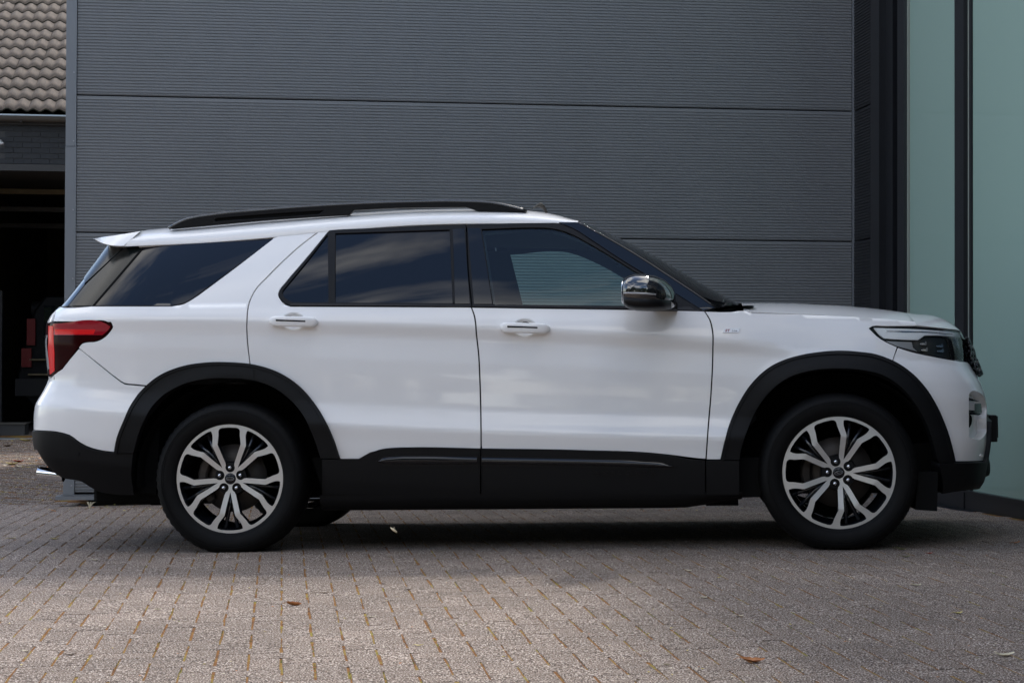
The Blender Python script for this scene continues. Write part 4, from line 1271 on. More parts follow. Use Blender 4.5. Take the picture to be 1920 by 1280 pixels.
    skin('spoiler_side_blade', sp, M['gloss2'], car, off=.001, depth=.02, raw=True, step=(.02, .02), gap=.0012)
    rg = uz([(126, 572.5), (157, 533), (155, 521), (185, 470)])
    rgl = np.array([(rg[0][0], rg[0][1]), (rg[1][0], rg[1][1]), (rg[3][0]-.01, rg[3][1]), (U_R, rg[3][1]), (U_R, rg[0][1])])
    skin('tailgate_window', dens(rgl), M['privacy'], car, off=-.004, raw=True, depth=.01, step=(.05, .03), gap=.001)
    # ---------------- mirror
    x0, z0 = cpl(1168, 548, 1.12)
    secs = []
    for px, yt, yb, wo, wi in ((1166.5,531,566,1.205,1.04),(1170,522,573,1.222,1.02),(1178,516,578,1.232,1.00),(1192,513,581,1.236,.99),(1212,513.5,582,1.232,.985),(1230,517,581.5,1.215,.98),(1245,523,580,1.18,.97),(1258,533,577,1.12,.96),(1267,546,572,1.06,.95)):
        a = cpl(px, yt, 1.13); b_ = cpl(px, yb, 1.13)
        secs.append((a[0], -wo, -wi, b_[1], a[1]))
    mh = loft('door_mirror', secs, M['capgloss'], fdoor, n=36, pw=2.35)
    a = cpl(1214, 547, 1.2); b_ = cpl(1216, 513, 1.2)
    # lower half cover and the slim indicator line
    lows = [(s[0], s[1] - .0015, s[2], s[3] - .0015, s[3] + (s[4] - s[3]) * .40) for s in secs[1:-1]]
    loft('mirror_lower_cover', lows, M['trim'], mh, n=24, pw=3.0)
    ind = [(s[0], s[1] - .003, s[1] + .03, s[3] + (s[4] - s[3]) * .395, s[3] + (s[4] - s[3]) * .465) for s in secs[1:6]]
    loft('indicator_lens', ind, M['lampgrey'], mh, n=10)
    gsec = [(secs[0][0] - .002, -1.195, -1.05, secs[1][3] + .012, secs[1][4] - .012), (secs[0][0] + .004, -1.2, -1.045, secs[1][3] + .008, secs[1][4] - .008)]
    loft('mirror_glass', gsec, M['chrome'], mh, n=20, pw=3.2)
    arm = [(cpl(1225, 570, 1.0)[0], -1.06, -.91, cpl(1225, 583, 1.0)[1], cpl(1225, 560, 1.0)[1]), (cpl(1255, 570, 1.0)[0], -1.03, -.90, cpl(1255, 583, 1.0)[1], cpl(1255, 558, 1.0)[1]), (cpl(1270, 575, 1.0)[0], -.96, -.90, cpl(1270, 583, 1.0)[1], cpl(1270, 566, 1.0)[1])]
    loft('mirror_arm', arm, M['trim'], mh, n=16, pw=4)
    # ---------------- roof rail
    rl = np.concatenate([sline([(318,427.5,1),(330,421),(346,413.5),(366,407.5),(400,403),(440,399),(500,393.5),(560,388.8),(620,385),(700,381.3),(780,378.8),(860,378),(900,378.8),(930,382),(960,388),(988,395.5,1)], 10),
                         sline([(985,398,1),(895,396,1),(886,392.5,1)], 12), sline([(652,402.5,1),(600,405.5),(500,412.5),(400,420.5),(320,429,1)], 20)])
    h1 = [(402,413),(405,409.5),(450,405.7),(520,400.2),(606,395),(598,401.5),(520,407),(450,411.5),(405,415)]
    h2 = [(653,401.3),(663,393.2),(740,389.6),(873,387.4),(884,391.2),(740,394.5)]
    rl = np.concatenate([sline([(318,427.5,1),(330,421),(346,413.5),(366,407.5),(400,403),(440,399),(500,393.5),(560,388.8),(620,385),(700,381.3),(780,378.8),(860,378),(900,378.8),(930,382),(960,388),(988,395.5,1)], 10),
                         sline([(985,397.5,1),(897,396,1),(886,392,1),(873,388.2,1),(740,390.2),(664,394,1),(654,402.5,1),(600,405.5),(500,412.5),(400,421.5),(320,429,1)], 20)])
    slab('roof_rail', rl, .632, .588, M['clad'], car, holes=[np.array(h1)], bevel=.004)
    slab('rail_slot', h1, .622, .60, M['dark'], car)
    # bright edge along the rail top comes from its rounded cap
    cap = [cpl(p[0], p[1] + 1.5, .61) for p in sline([(318,427.5,1),(346,413.5),(400,403),(500,393.5),(620,385),(780,378.8),(860,378),(930,382),(988,395.5,1)], 12)]
    mb = MB(); mb.tube([(c[0], -.622 * SIDE, c[1] + .002) for c in cap], .010, 10); mb.build('rail_cap', M['railtop'], car, smooth=True)
    # ---------------- head lamp
    hl = np.array(catmull([(1632,614.5),(1637,612.5,1),(1720,613.5),(1796,621,1),(1806,624),(1811,640),(1813.5,675.5,1),(1800,674.5),(1750,665.5),(1700,653.5),(1680,648.5),(1660,638),(1643,627)], True, 5))
    hh = skin('head_lamp', hl, M['lampdark'], car, off=-.026, depth=.0, step=(.03, .02))
    hb = np.array(catmull([(1630,614.5),(1636.5,611.4,1),(1720,612.4),(1797,620,1),(1808,623),(1813,640),(1815.5,677.5,1),(1800,677),(1750,668),(1700,656),(1680,651),(1660,640.5),(1642,629)], True, 5))
    skin('lamp_bezel', hb, M['gloss'], hh, off=-.003, holes=[hl], depth=.02, hdepth=.02, step=(9, 9))
    skin('lamp_cover', hl, M['lampglass'], hh, off=-.003, depth=0, step=(.03, .02))
    skin('light_guide', sloop([(1639,613.6,1),(1655,614.2),(1700,615.2),(1745,617.5),(1790,621.5),(1803,624,1),(1803,631,1),(1745,627.5),(1735,627.8,1),(1722,636.5,1),(1690,635.5),(1658,633.5,1),(1648,625)], 5), M['drl'], hh, off=-.006, depth=.008, step=(.02, .01))
    skin('light_guide_edge', sloop([(1662,618.5,1),(1700,619.6),(1742,621),(1788,624.6,1),(1788,626,1),(1742,623),(1700,622.5),(1664,621.5,1)], 5), M['chrome'], hh, off=-.0045, depth=.002, step=(9, 9))
    skin('side_reflector', sloop([(1662,637.5,1),(1712,639.5,1),(1714,650,1),(1722,657,1),(1704,652.5),(1684,647,1)], 5), M['lampgrey'], hh, off=-.016, depth=.006, step=(.02, .01))
    skin('lamp_divider', [(1779,630.5),(1785.5,631),(1801,672),(1793,671)], M['gloss'], hh, off=-.012, depth=.006)
    for (ax, ay) in ((1728,643.5),(1760,648),(1730,655.5),(1761,657.5)):
        skin('led_reflector', [(ax,ay-1.6),(ax+9,ay-2.6),(ax+9,ay-5),(ax+12,ay-5),(ax+12,ay+1.8),(ax+9,ay+1.8),(ax,ay+.6)], M['chrome'], hh, off=-.012, depth=.012, step=(9, 9))
    slab('splash_guard', [(1382,858),(1450,858),(1446,900),(1424,931.5),(1346,934),(1346,915),(1382,912)], .90, .60, M['dark'], car)
    slab('splash_guard', [(585,858),(645,858),(645,948),(612,944)], .86, .60, M['dark'], car)
    slab('splash_guard', [(236,800),(300,790),(292,926),(236,920)], .80, .50, M['dark'], car)
    # ---------------- mud flaps
    slab('mud_flap', [(1722,885),(1759,885),(1757,958),(1716,955)], .95, .74, M['dark'], car)

def dens(P, st=.03):
    out = []
    n = len(P)
    for i in range(n):
        a, b_ = np.array(P[i]), np.array(P[(i + 1) % n]); k = max(1, int(np.linalg.norm(b_ - a) / st))
        out += [a + (b_ - a) * j / k for j in range(k)]
    return np.array(out)
def circ(x, y, r, n=14): return np.array([(x + r * math.cos(2*math.pi*k/n), y + r * math.sin(2*math.pi*k/n)) for k in range(n)])
def shrink_px(p, g):
    p = np.array(p)[:, :2]
    return shrink(p, g)

for SIDE in (1, -1):
    build_side()
SIDE = 1

# ---------------- roof, spoiler, windscreen, bonnet: built across the car
def roof_panel():
    sil = np.array([(262,434),(290,430.5),(320,427),(400,420),(500,411),(600,404),(680,398.5),(780,393),(870,391.5),(940,392),(990,394.5),(1020,398),(1050,404),(1072,411),(1085,417)], float)
    x0 = cpl(262, 434, .66)[0]; x1 = cpl(1084, 417.5, .70)[0]
    xs_ = np.linspace(x0, x1, 70); ts = np.linspace(0, np.pi / 2, 26)
    p0 = S(*uz([(1084, 418)])[0]); xc0 = p0[0] + .15
    for _ in range(8): xc0 += (1092 - cproj([xc0, -.25, p0[2] + .012])[0][0]) / 345.
    global ROOF_BOW
    ROOF_BOW = fb_ = xc0 - p0[0]
    ze = ze_of(xs_) - .001; we = np.array([float(wside(x, z)) for x, z in zip(xs_, ze)])
    zc = ze + .12
    def surf(zc):
        P = np.zeros((len(xs_), len(ts), 3))
        for i, x in enumerate(xs_):
            f = (x - x0) / (x1 - x0)
            c, s_ = np.cos(ts) ** (2 / 2.7), np.sin(ts) ** (2 / 2.3)
            w = we[i] * c
            bow = fb_ * sstep(.72, 1, f) * (1 - (w / we[i]) ** 2)
            bow = bow - .081 * (1 - s_) * (1 - sstep(0, .16, f))
            P[i] = np.stack([x + bow, -w, ze[i] + (zc[i] - ze[i]) * s_], 1)
        return P
    for _ in range(7):
        P = surf(zc); q = cproj(P.reshape(-1, 3)).reshape(len(xs_), len(ts), 2)
        for i in range(len(xs_)):
            j = q[i, :, 1].argmin(); want = np.interp(q[i, j, 0], sil[:, 0], sil[:, 1])
            zc[i] = max(zc[i] + (q[i, j, 1] - want) / 360. * .9, ze[i] + .004)
        zc = np.convolve(np.pad(zc, 2, 'edge'), [.1, .2, .4, .2, .1], 'valid')
    P = surf(zc); full = np.concatenate([P, P[:, ::-1][:, 1:] * np.array([1, -1, 1])], 1)
    o = grid_mesh('roof_panel', full, M['paint'], car, flip=False)
    return xs_, zc, ze, we, P
RX, RZC, RZE, RWE, RP = roof_panel()
_bm = None
# skirt closing the roof edge, and the drip line
for s_ in (1, -1):
    P = [[(x, -(w + .001) * s_, z - .0), (x, -(w - .006) * s_, z - .006), (x, -(w - .02) * s_, z - .008)] for x, w, z in zip(RX, RWE, RZE)]
    grid_mesh('roof_gutter', np.array(P), M['paint'], car)

def tail_spoiler():
    side = catmull([(175,447.5,1),(215,441.5),(262,434,1)], False, 6); low = catmull([(177,449.5,1),(186,454.5),(200,459.5),(215,462),(232,462.5,1)], False, 6)
    hh = uz([(262,434.5)])[0]
    P = []
    tt = np.linspace(0, 1, 14)
    for t in tt:
        a = side[int(t * (len(side) - 1))]; b_ = low[int(t * (len(low) - 1))]
        wa = .640 - .03 * (1 - t); wb_ = .655 - .02 * (1 - t)
        A = cpl(a[0], a[1], wa); B = cpl(b_[0], b_[1], wb_ + .03)
        ring = [(B[0] + .05, 0, B[1] - .0), (B[0], -(wb_ + .03) * .8, B[1]), (B[0], -(wb_ + .02), B[1]), (B[0], -(wb_ + .032), B[1] + .004), ((A[0] * .6 + B[0] * .4), -(wa + .022), (A[1] * .6 + B[1] * .4)), (A[0], -wa, A[1]), (A[0] - .015, -wa * .85, A[1] + .012), (A[0] - .05, -wa * .4, A[1] + .026), (A[0] - .06, 0, A[1] + .03)]
        full = ring + [(x, -y, z) for x, y, z in ring[-2:0:-1]]
        P.append(full)
    P = np.array(P)
    V = P.reshape(-1, 3); n = P.shape[1]; F = []
    for i in range(len(P) - 1):
        for k in range(n): F.append([i*n+k, i*n+(k+1) % n, (i+1)*n+(k+1) % n, (i+1)*n+k])
    F.append(list(range(n))); F.append([(len(P)-1)*n+k for k in range(n)])
    o = mk('tail_spoiler', V, F, M['paint'], car, smooth=True)
    bm = bmesh.new(); bm.from_mesh(o.data); bmesh.ops.recalc_face_normals(bm, faces=bm.faces); bm.to_mesh(o.data); bm.free()
    md = o.modifiers.new('es', 'EDGE_SPLIT'); md.split_angle = R(28)
tail_spoiler()

# windscreen and its pillars
PIL = [(1084,418,1),(1120,437),(1160,459.5),(1200,483.5),(1250,516),(1300,549),(1342,577.5,1)]
pil = uz(catmull(PIL, False, 14))
PA = S(pil[:, 0], pil[:, 1])
silw = np.array([(416,1092),(430,1131),(463,1200),(494,1258),(541,1337),(560,1372),(574,1397)], float)
rows = []
for k_, p in enumerate(PA):
    yc = cproj(p)[0][1]
    z_c = p[2] + .012
    # centre line of the glass lies where its outline shows in the photograph
    xc = p[0] + .2
    for _ in range(6):
        q = cproj([xc, -.25, z_c])[0]; xc += (np.interp(q[1], silw[:, 0], silw[:, 1]) - q[0]) / 345.
    row = []
    for s_ in np.linspace(-1, 1, 25):
        b_ = (1 - abs(s_) ** 2.4)
        row.append((p[0] + (xc - p[0]) * b_ - .004, -abs(p[1]) * (-s_) * -1 * -1, p[2] + .012 * b_))
    rows.append(row)
WS = np.array(rows)
grid_mesh('windscreen', WS, M['screen'], car)
lin = WS.copy()
for SIDE in (1, -1):
    a = catmull(PIL, False, 12); b_ = catmull([(1318,583,1),(1270,552.5),(1225,524),(1160,484),(1110,451),(1075,429),(1048,418.3,1)], False, 12)
    po = skin('windscreen_pillar', np.concatenate([a, b_]), M['gloss'], car, off=.007, depth=.02, step=(.02, .02))
    # bright edge of the pillar trim beside the glass
    e = S(pil[:, 0], pil[:, 1], .006)
    mb = MB(); mb.tube([tuple(mir(p)) for p in e], .005, 6); mb.build('pillar_edge_trim', M['gloss'], car, smooth=True)
SIDE = 1

def bonnet():
    ub = np.concatenate([np.linspace(uz([(1395, 585)])[0][0], XF, 14), np.linspace(XF, U_F, 46)[1:]])
    zu = zb_of(np.minimum(S(ub, 1.1)[:, 0], ZB_XN)) + .0008
    be = uz([(1719,611.2),(1740,613.2),(1760,615.4),(1780,617.6),(1797,619.8),(1803,623)])
    ub = np.unique(np.concatenate([ub, [be[0][0] - .010, be[0][0] - .002, be[0][0]], be[:, 0]]))
    zu = zb_of(np.minimum(S(ub, 1.1)[:, 0], ZB_XN)) + .0008
    zu = np.where(ub >= be[0][0] - .0021, np.interp(ub, be[:, 0], be[:, 1]) + .0035, zu)
    B = S(ub, zu)
    sil = np.array([(1400,568),(1440,567.5),(1500,569),(1590,573.5),(1650,579),(1700,585.5),(1750,595),(1780,603),(1797,613)], float)
    xcap = 2.0
    xs_ = np.linspace(.85, xcap, 40)
    zc = np.interp(xs_, [.85, xcap], [1.2, 1.1]) + .02
    rs = np.linspace(0, 1, 22)
    def surf(zc):
        P = np.zeros((len(ub), len(rs), 3))
        for i, b_ in enumerate(B):
            xb = b_[0]; xe = min(xb, xcap)
            x = xb + (xe - xb) * rs; w = -b_[1] * (1 - rs)
            top = np.interp(np.minimum(x, xcap), xs_, zc)
            P[i] = np.stack([x, -w, b_[2] + (top - b_[2]) * (1 - (1 - rs) ** 2.6)], 1)
        return P
    for _ in range(8):
        P = surf(zc); q = cproj(P.reshape(-1, 3)); X = P.reshape(-1, 3)[:, 0]
        px = np.arange(1402, 1790, 6.0)
        env = np.array([q[np.abs(q[:, 0] - a) < 6, 1].min() if (np.abs(q[:, 0] - a) < 6).any() else np.nan for a in px])
        err = env - np.interp(px, sil[:, 0], sil[:, 1])
        ok = ~np.isnan(err)
        xm = np.array([cpl(a, 580, .3)[0] for a in px])
        zc += np.interp(xs_, xm[ok], err[ok]) / 350. * .7
        zc = np.convolve(np.pad(zc, 2, 'edge'), [.1, .2, .4, .2, .1], 'valid')
    P = surf(zc); full = np.concatenate([P, P[:, ::-1][:, 1:] * np.array([1, -1, 1])], 1)
    o = grid_mesh('bonnet', full, M['paint'], car)
    P2 = [[tuple(b_), (b_[0] - .01 * (b_[0] > 2), b_[1] + .012, b_[2] - .010)] for b_ in B]
    for s_ in (1, -1):
        grid_mesh('bonnet_edge', np.array(P2) * np.array([1, s_, 1]), M['paint'], car)
    return B, zc
BB, BZC = bonnet()
# black scuttle and wiper between glass and bonnet
xw0 = cpl(1345, 583, .83)[0]
P = []
for x_, z_ in ((cpl(1340,578,.80)[0] - .05, cpl(1340,576,.80)[1] - .02), (cpl(1365,574,.6)[0], cpl(1365,577,.6)[1]), (cpl(1400,572,.6)[0] + .03, cpl(1400,577,.6)[1])):
    P.append([(x_, y, z_ + .012 * (1 - (y / .86) ** 2)) for y in np.linspace(-.85, .85, 15)])
grid_mesh('scuttle_panel', np.array(P), M['trim'], car)
mb = MB()
w0_ = cpl(1352, 578, .72)
mb.tube([(w0_[0], -.74, w0_[1] + .002), (w0_[0] + .03, -.66, w0_[1] + .020), (w0_[0] + .065, -.50, w0_[1] + .026), (w0_[0] + .09, -.30, w0_[1] + .03)], [.016, .012, .009, .007], 8)
mb.tube([(w0_[0] + .01, -.78, w0_[1] + .004), (w0_[0] + .045, -.64, w0_[1] + .012), (w0_[0] + .075, -.44, w0_[1] + .014)], [.012, .012, .008], 8)
mb.build('wiper', M['trim'], car, smooth=True)

# grille: a bulged black mesh standing proud of the nose
def grille():
    gz0, gz1 = uz([(1834, 712)])[0][1], uz([(1808, 634)])[0][1]
    root = None
    us = np.linspace(U_F - .60, U_F, 16); zs = np.linspace(gz0, gz1 + .02, 9)
    def G(u, z, o):
        t = (z - gz0) / (gz1 - gz0)
        return S(u, z, .012 + o + .030 * np.sin(np.pi * np.clip(t * .9 + .1, 0, 1)) * sstep(U_F - .62, U_F - .40, u))
    uu, zz = np.meshgrid(us, zs, indexing='ij')
    P = G(uu, zz, -.035)
    P = np.concatenate([P, P[::-1][1:] * np.array([1, -1, 1])], 0)
    root = grid_mesh('grille', P, M['gloss'], car)
    for s_ in (1, -1):
        mb = MB()
        for j, z in enumerate(np.linspace(gz0 + .015, gz1 - .005, 7)):
            line = [tuple(G(u, z + .010 * math.sin(i * math.pi), 0.0) * np.array([1, s_, 1])) for i, u in enumerate(np.linspace(U_F - .585 + .01 * (j % 2), U_F, 24))]
            mb.tube(line, .0075, 6)
        for i, u in enumerate(np.linspace(U_F - .57, U_F - .02, 18)):
            for j in range(6):
                za = gz0 + .015 + (gz1 - gz0 - .02) / 6 * j; zb2 = za + (gz1 - gz0 - .02) / 6
                du = .012 if (i + j) % 2 else -.012
                mb.tube([tuple(G(u - du, za, .004) * np.array([1, s_, 1])), tuple(G(u + du, zb2, .004) * np.array([1, s_, 1]))], .006, 5)
        mb.build('grille_mesh', M['gloss'], root, smooth=True)
    # oval plate mount on the bumper with the number plate seen from its edge
    a, b_ = cpl(1854, 778, .26), cpl(1870, 828, .26)
    mb = MB(); mb.box(((a[0] + b_[0]) / 2, 0, (a[1] + b_[1]) / 2), (b_[0] - a[0], .54, a[1] - b_[1]), ch=.004); mb.build('plate_mount', M['clad'], car)
    mb = MB(); mb.box((b_[0] + .003, 0, (a[1] + b_[1]) / 2 + .008), (.005, .52, .112)); mb.build('number_plate', M['trim'], car)
    c0, c1 = cpl(1849, 826, .4), cpl(1861, 900, .4)
    mb = MB()
    o = loft('bumper_bar', [(c0[0] - .10, -.52, .52, c1[1] - .005, c0[1] + .035), (c0[0] - .02, -.46, .46, c1[1] - .0, c0[1] + .02), (c1[0] - .012, -.40, .40, c1[1] + .014, c1[1] + .12), (c1[0], -.34, .34, c1[1] + .024, c1[1] + .10)], M['clad'], car, n=28, pw=5)
grille()

# exhaust tips
for s_ in (1, -1):
    a, b_ = cpl(71, 884, .70), cpl(114, 888, .70)
    mb = MB(); r_ = .033
    d = Vector((b_[0] - a[0], 0, b_[1] - a[1]))
    A = Vector((a[0] + .004, -.70 * s_, a[1] - .008)); B = A + d * 1.0
    pts = [A + d * t for t in np.linspace(0, 1.1, 6)]
    mb.tube(pts, [.036, .036, .035, .034, .033, .033], 22, caps=False)
    mb.tube([A, A + d * .6], [.031, .030], 22, caps=False)
    k = 0
    o = mb.build('exhaust_tip', M['chrome'], car, smooth=True)
    mb = MB(); mb.tube([A + d * .10, A + d * .5], [.030, .030], 18); mb.build('exhaust_inside', M['dark'], o, smooth=True)

# underbody, cabin
mb = MB()
mb.box((-.02, 0, .315), (1.95, 1.58, .12)); mb.box((-1.96, 0, .36), (.35, 1.45, .12)); mb.box((1.85, 0, .40), (.30, 1.5, .20))
mb.box((-.05, 0, .27), (2.2, .5, .10)); mb.box((0, 0, .47), (4.3, .84, .12))
mb.tube([(-2.3, -.70, .30), (-2.0, -.66, .29), (-1.1, -.35, .28), (1.0, -.3, .27)], .04, 8)
for x_ in (-.75, .35, .95): mb.box((x_, -.80, .222), (.16, .10, .03))
mb.build('underbody', M['dark'], car)
mb = MB(); mb.box((-2.05, -.30, .30), (.50, .9, .13), ch=.02); mb.box((-1.95, 0, .25), (.28, 1.0, .08), ch=.02); mb.build('spare_tray', M['dark'], car)
cab = MB()
cab.box((.0, 0, .66), (1.7, 1.66, .02)); cab.box((-1.60, 0, 1.00), (.8, 1.5, .3))
cab.box((1.02, 0, 1.03), (.36, 1.52, .19), ch=.05); cab.box((.98, .0, .80), (.30, 1.5, .4), ch=.03)
cab.box((.25, 0, .82), (.8, .22, .22), ch=.03)
cb = cab.build('dashboard', M['interior'], car)
for y_ in (-.40, .40):
    st = MB(); st.box((-.10, y_, .86), (.50, .50, .14), ch=.05)
    st.box((-.40, y_, 1.14), (.13, .48, .56), rot=Matrix.Rotation(R(-14), 3, 'Y'), ch=.05)
    so = st.build('front_seat', M['interior'], car)
    st = MB(); st.box((-.505, y_, 1.475), (.09, .26, .17), rot=Matrix.Rotation(R(-10), 3, 'Y'), ch=.035); st.build('headrest', M['interior'], so)
mb = MB(); mb.box((-1.20, 0, 1.18), (.14, 1.3, .62), ch=.04); mb.build('rear_seat', M['interior'], car)
mb = MB(); ringp = [(.66 + .07 * math.cos(a), .40 + .19 * math.sin(a), 1.08 + .17 * math.cos(a)) for a in np.linspace(0, 2 * math.pi, 25)]
mb.tube(ringp, .014, 8, caps=False); mb.tube([(.66, .40, 1.08), (.85, .40, 1.0)], .03, 8); mb.build('steering_wheel', M['interior'], car, smooth=True)
# roof lining and inner faces of the doors
Pl = RP[:, 3:, :] * np.array([1, .97, 1]) - np.array([0, 0, .045])
full = np.concatenate([Pl, Pl[:, ::-1][:, 1:] * np.array([1, -1, 1])], 1)
grid_mesh('roof_lining', full, M['liner'], car)
for SIDE in (1, -1):
    skin('door_lining', sloop([(905,578,1),(1310,588,1),(1310,830,1),(905,830,1)], 25), M['interior'], car, off=-.07, depth=0, step=(.08, .06))
    skin('pillar_lining', sloop([(845,424,1),(906,424,1),(930,577,1),(845,577,1)], 20), M['interior'], car, off=-.05, depth=0, step=(.05, .05))
    skin('pillar_lining', np.concatenate([catmull(PIL, False, 14), catmull([(1310,583,1),(1240,540),(1160,488),(1090,450),(1040,431),(900,434,1),(900,420,1)], False, 14)]), M['interior'], car, off=-.035, depth=0, step=(.05, .05))
SIDE = 1
# rear-view mirror and passenger grip seen through the glass
mb = MB(); mb.box((.42, 0, 1.50), (.03, .24, .07), ch=.01); mb.tube([(.42, 0, 1.52), (.46, 0, 1.58)], .01, 6); mb.build('cabin_mirror', M['interior'], car)

# badge on the wing and the words pressed into the sill
def on_body(px, py, off):
    q = uz([(px, py)]); p = S(q[:, 0], q[:, 1], off)[0]; n = SN(q[:, 0], q[:, 1])[0]
    xax = np.array([1, 0, 0]) - n * n[0]; xax /= np.linalg.norm(xax)
    yax = np.cross(n, xax)
    return p, Matrix(((xax[0], yax[0], n[0]), (xax[1], yax[1], n[1]), (xax[2], yax[2], n[2])))
p, rm = on_body(1371.5, 620, .0015)
_bd = MB()
w2, h2 = .0435, .0095
V = [(-w2, -h2), (w2 - .009, -h2), (w2, h2), (-w2 + .009, h2)]
_bd.add([(x, y, 0) for x, y in V] + [(x, y, .0025) for x, y in V], [[0, 3, 2, 1], [4, 5, 6, 7], [0, 1, 5, 4], [1, 2, 6, 5], [2, 3, 7, 6], [3, 0, 4, 7]])
bd = _bd.build('wing_badge', M['badge'], car)
bd.matrix_local = Matrix.Translation(p) @ rm.to_4x4()
M['badgered'] = mat('badge_red', (0.30, 0.06, 0.07), 0.3)
text_mesh('badge_letters', 'ST', .017, M['badgered'], bd, (-.021, 0, .003), (0, 0, 0), .0006, shear=.25, bold=.0006, sx=1.25)
text_mesh('badge_letters', 'Line', .0135, M['trim'], bd, (.014, -.001, .003), (0, 0, 0), .0006, shear=.25, sx=1.2)
p, rm = on_body(1172, 886, .0205)
t_ = text_mesh('sill_lettering', 'EXPLORER', .026, M['trim'], car, (0, 0, 0), (0, 0, 0), .0012, spacing=1.75, bold=.0006, sx=1.55)
t_.matrix_local = Matrix.Translation(p) @ rm.to_4x4() @ Matrix.Diagonal((1.55, 1, 1, 1))
p, rm = on_body(1693, 629.5, -.0105)
t_ = text_mesh('lamp_lettering', 'EXPLORER', .011, M['lampgrey'], car, (0, 0, 0), (0, 0, 0), .0004, spacing=1.4, sx=1.5)
t_.matrix_local = Matrix.Translation(p) @ rm.to_4x4() @ Matrix.Diagonal((1.5, 1, 1, 1))

# ================================================================== wheels
RR = .2745
def spoke_outlines():
    """holes of the machined face, in units of the rim radius (vertical spoke pair at the bottom)"""
    H = []
    for k in range(5):
        a = R(-90 + 72 * k)
        wedge = [(0, .245, 1), (.052, .46), (.099, .67, 1), (.236, .888), (.238, .908), (.215, .920), (.10, .940), (0, .945)]
        L = [(q[0], q[1], *q[2:]) for q in wedge] + [(-q[0], q[1], *q[2:]) for q in wedge[-2:0:-1]]
        H.append(rot2(L, a - R(90)))
        a2 = a + R(36)
        cc = [(.088 * math.sin(t), .205 - .088 * math.cos(t)) for t in np.linspace(0, R(118), 9)]
        big = cc + [(.088, .30, 1), (.217, .63, 1), (.200, .80), (.192, .902), (.172, .922), (.08, .938), (0, .942)]
        L = big + [(-q[0], q[1], *q[2:]) for q in big[-2:0:-1]]
        H.append(rot2(L, a2 - R(90)))
    return H
def rot2(L, a):
    c, s_ = math.cos(a), math.sin(a)
    return [(q[0] * c - q[1] * s_, q[0] * s_ + q[1] * c, *q[2:]) for q in L]
def face_depth(r):
    r = np.asarray(r)
    return np.interp(r, [0, .14, .30, .655, .69, 1.0], [.020, .019, .015, .001, .002, .006])

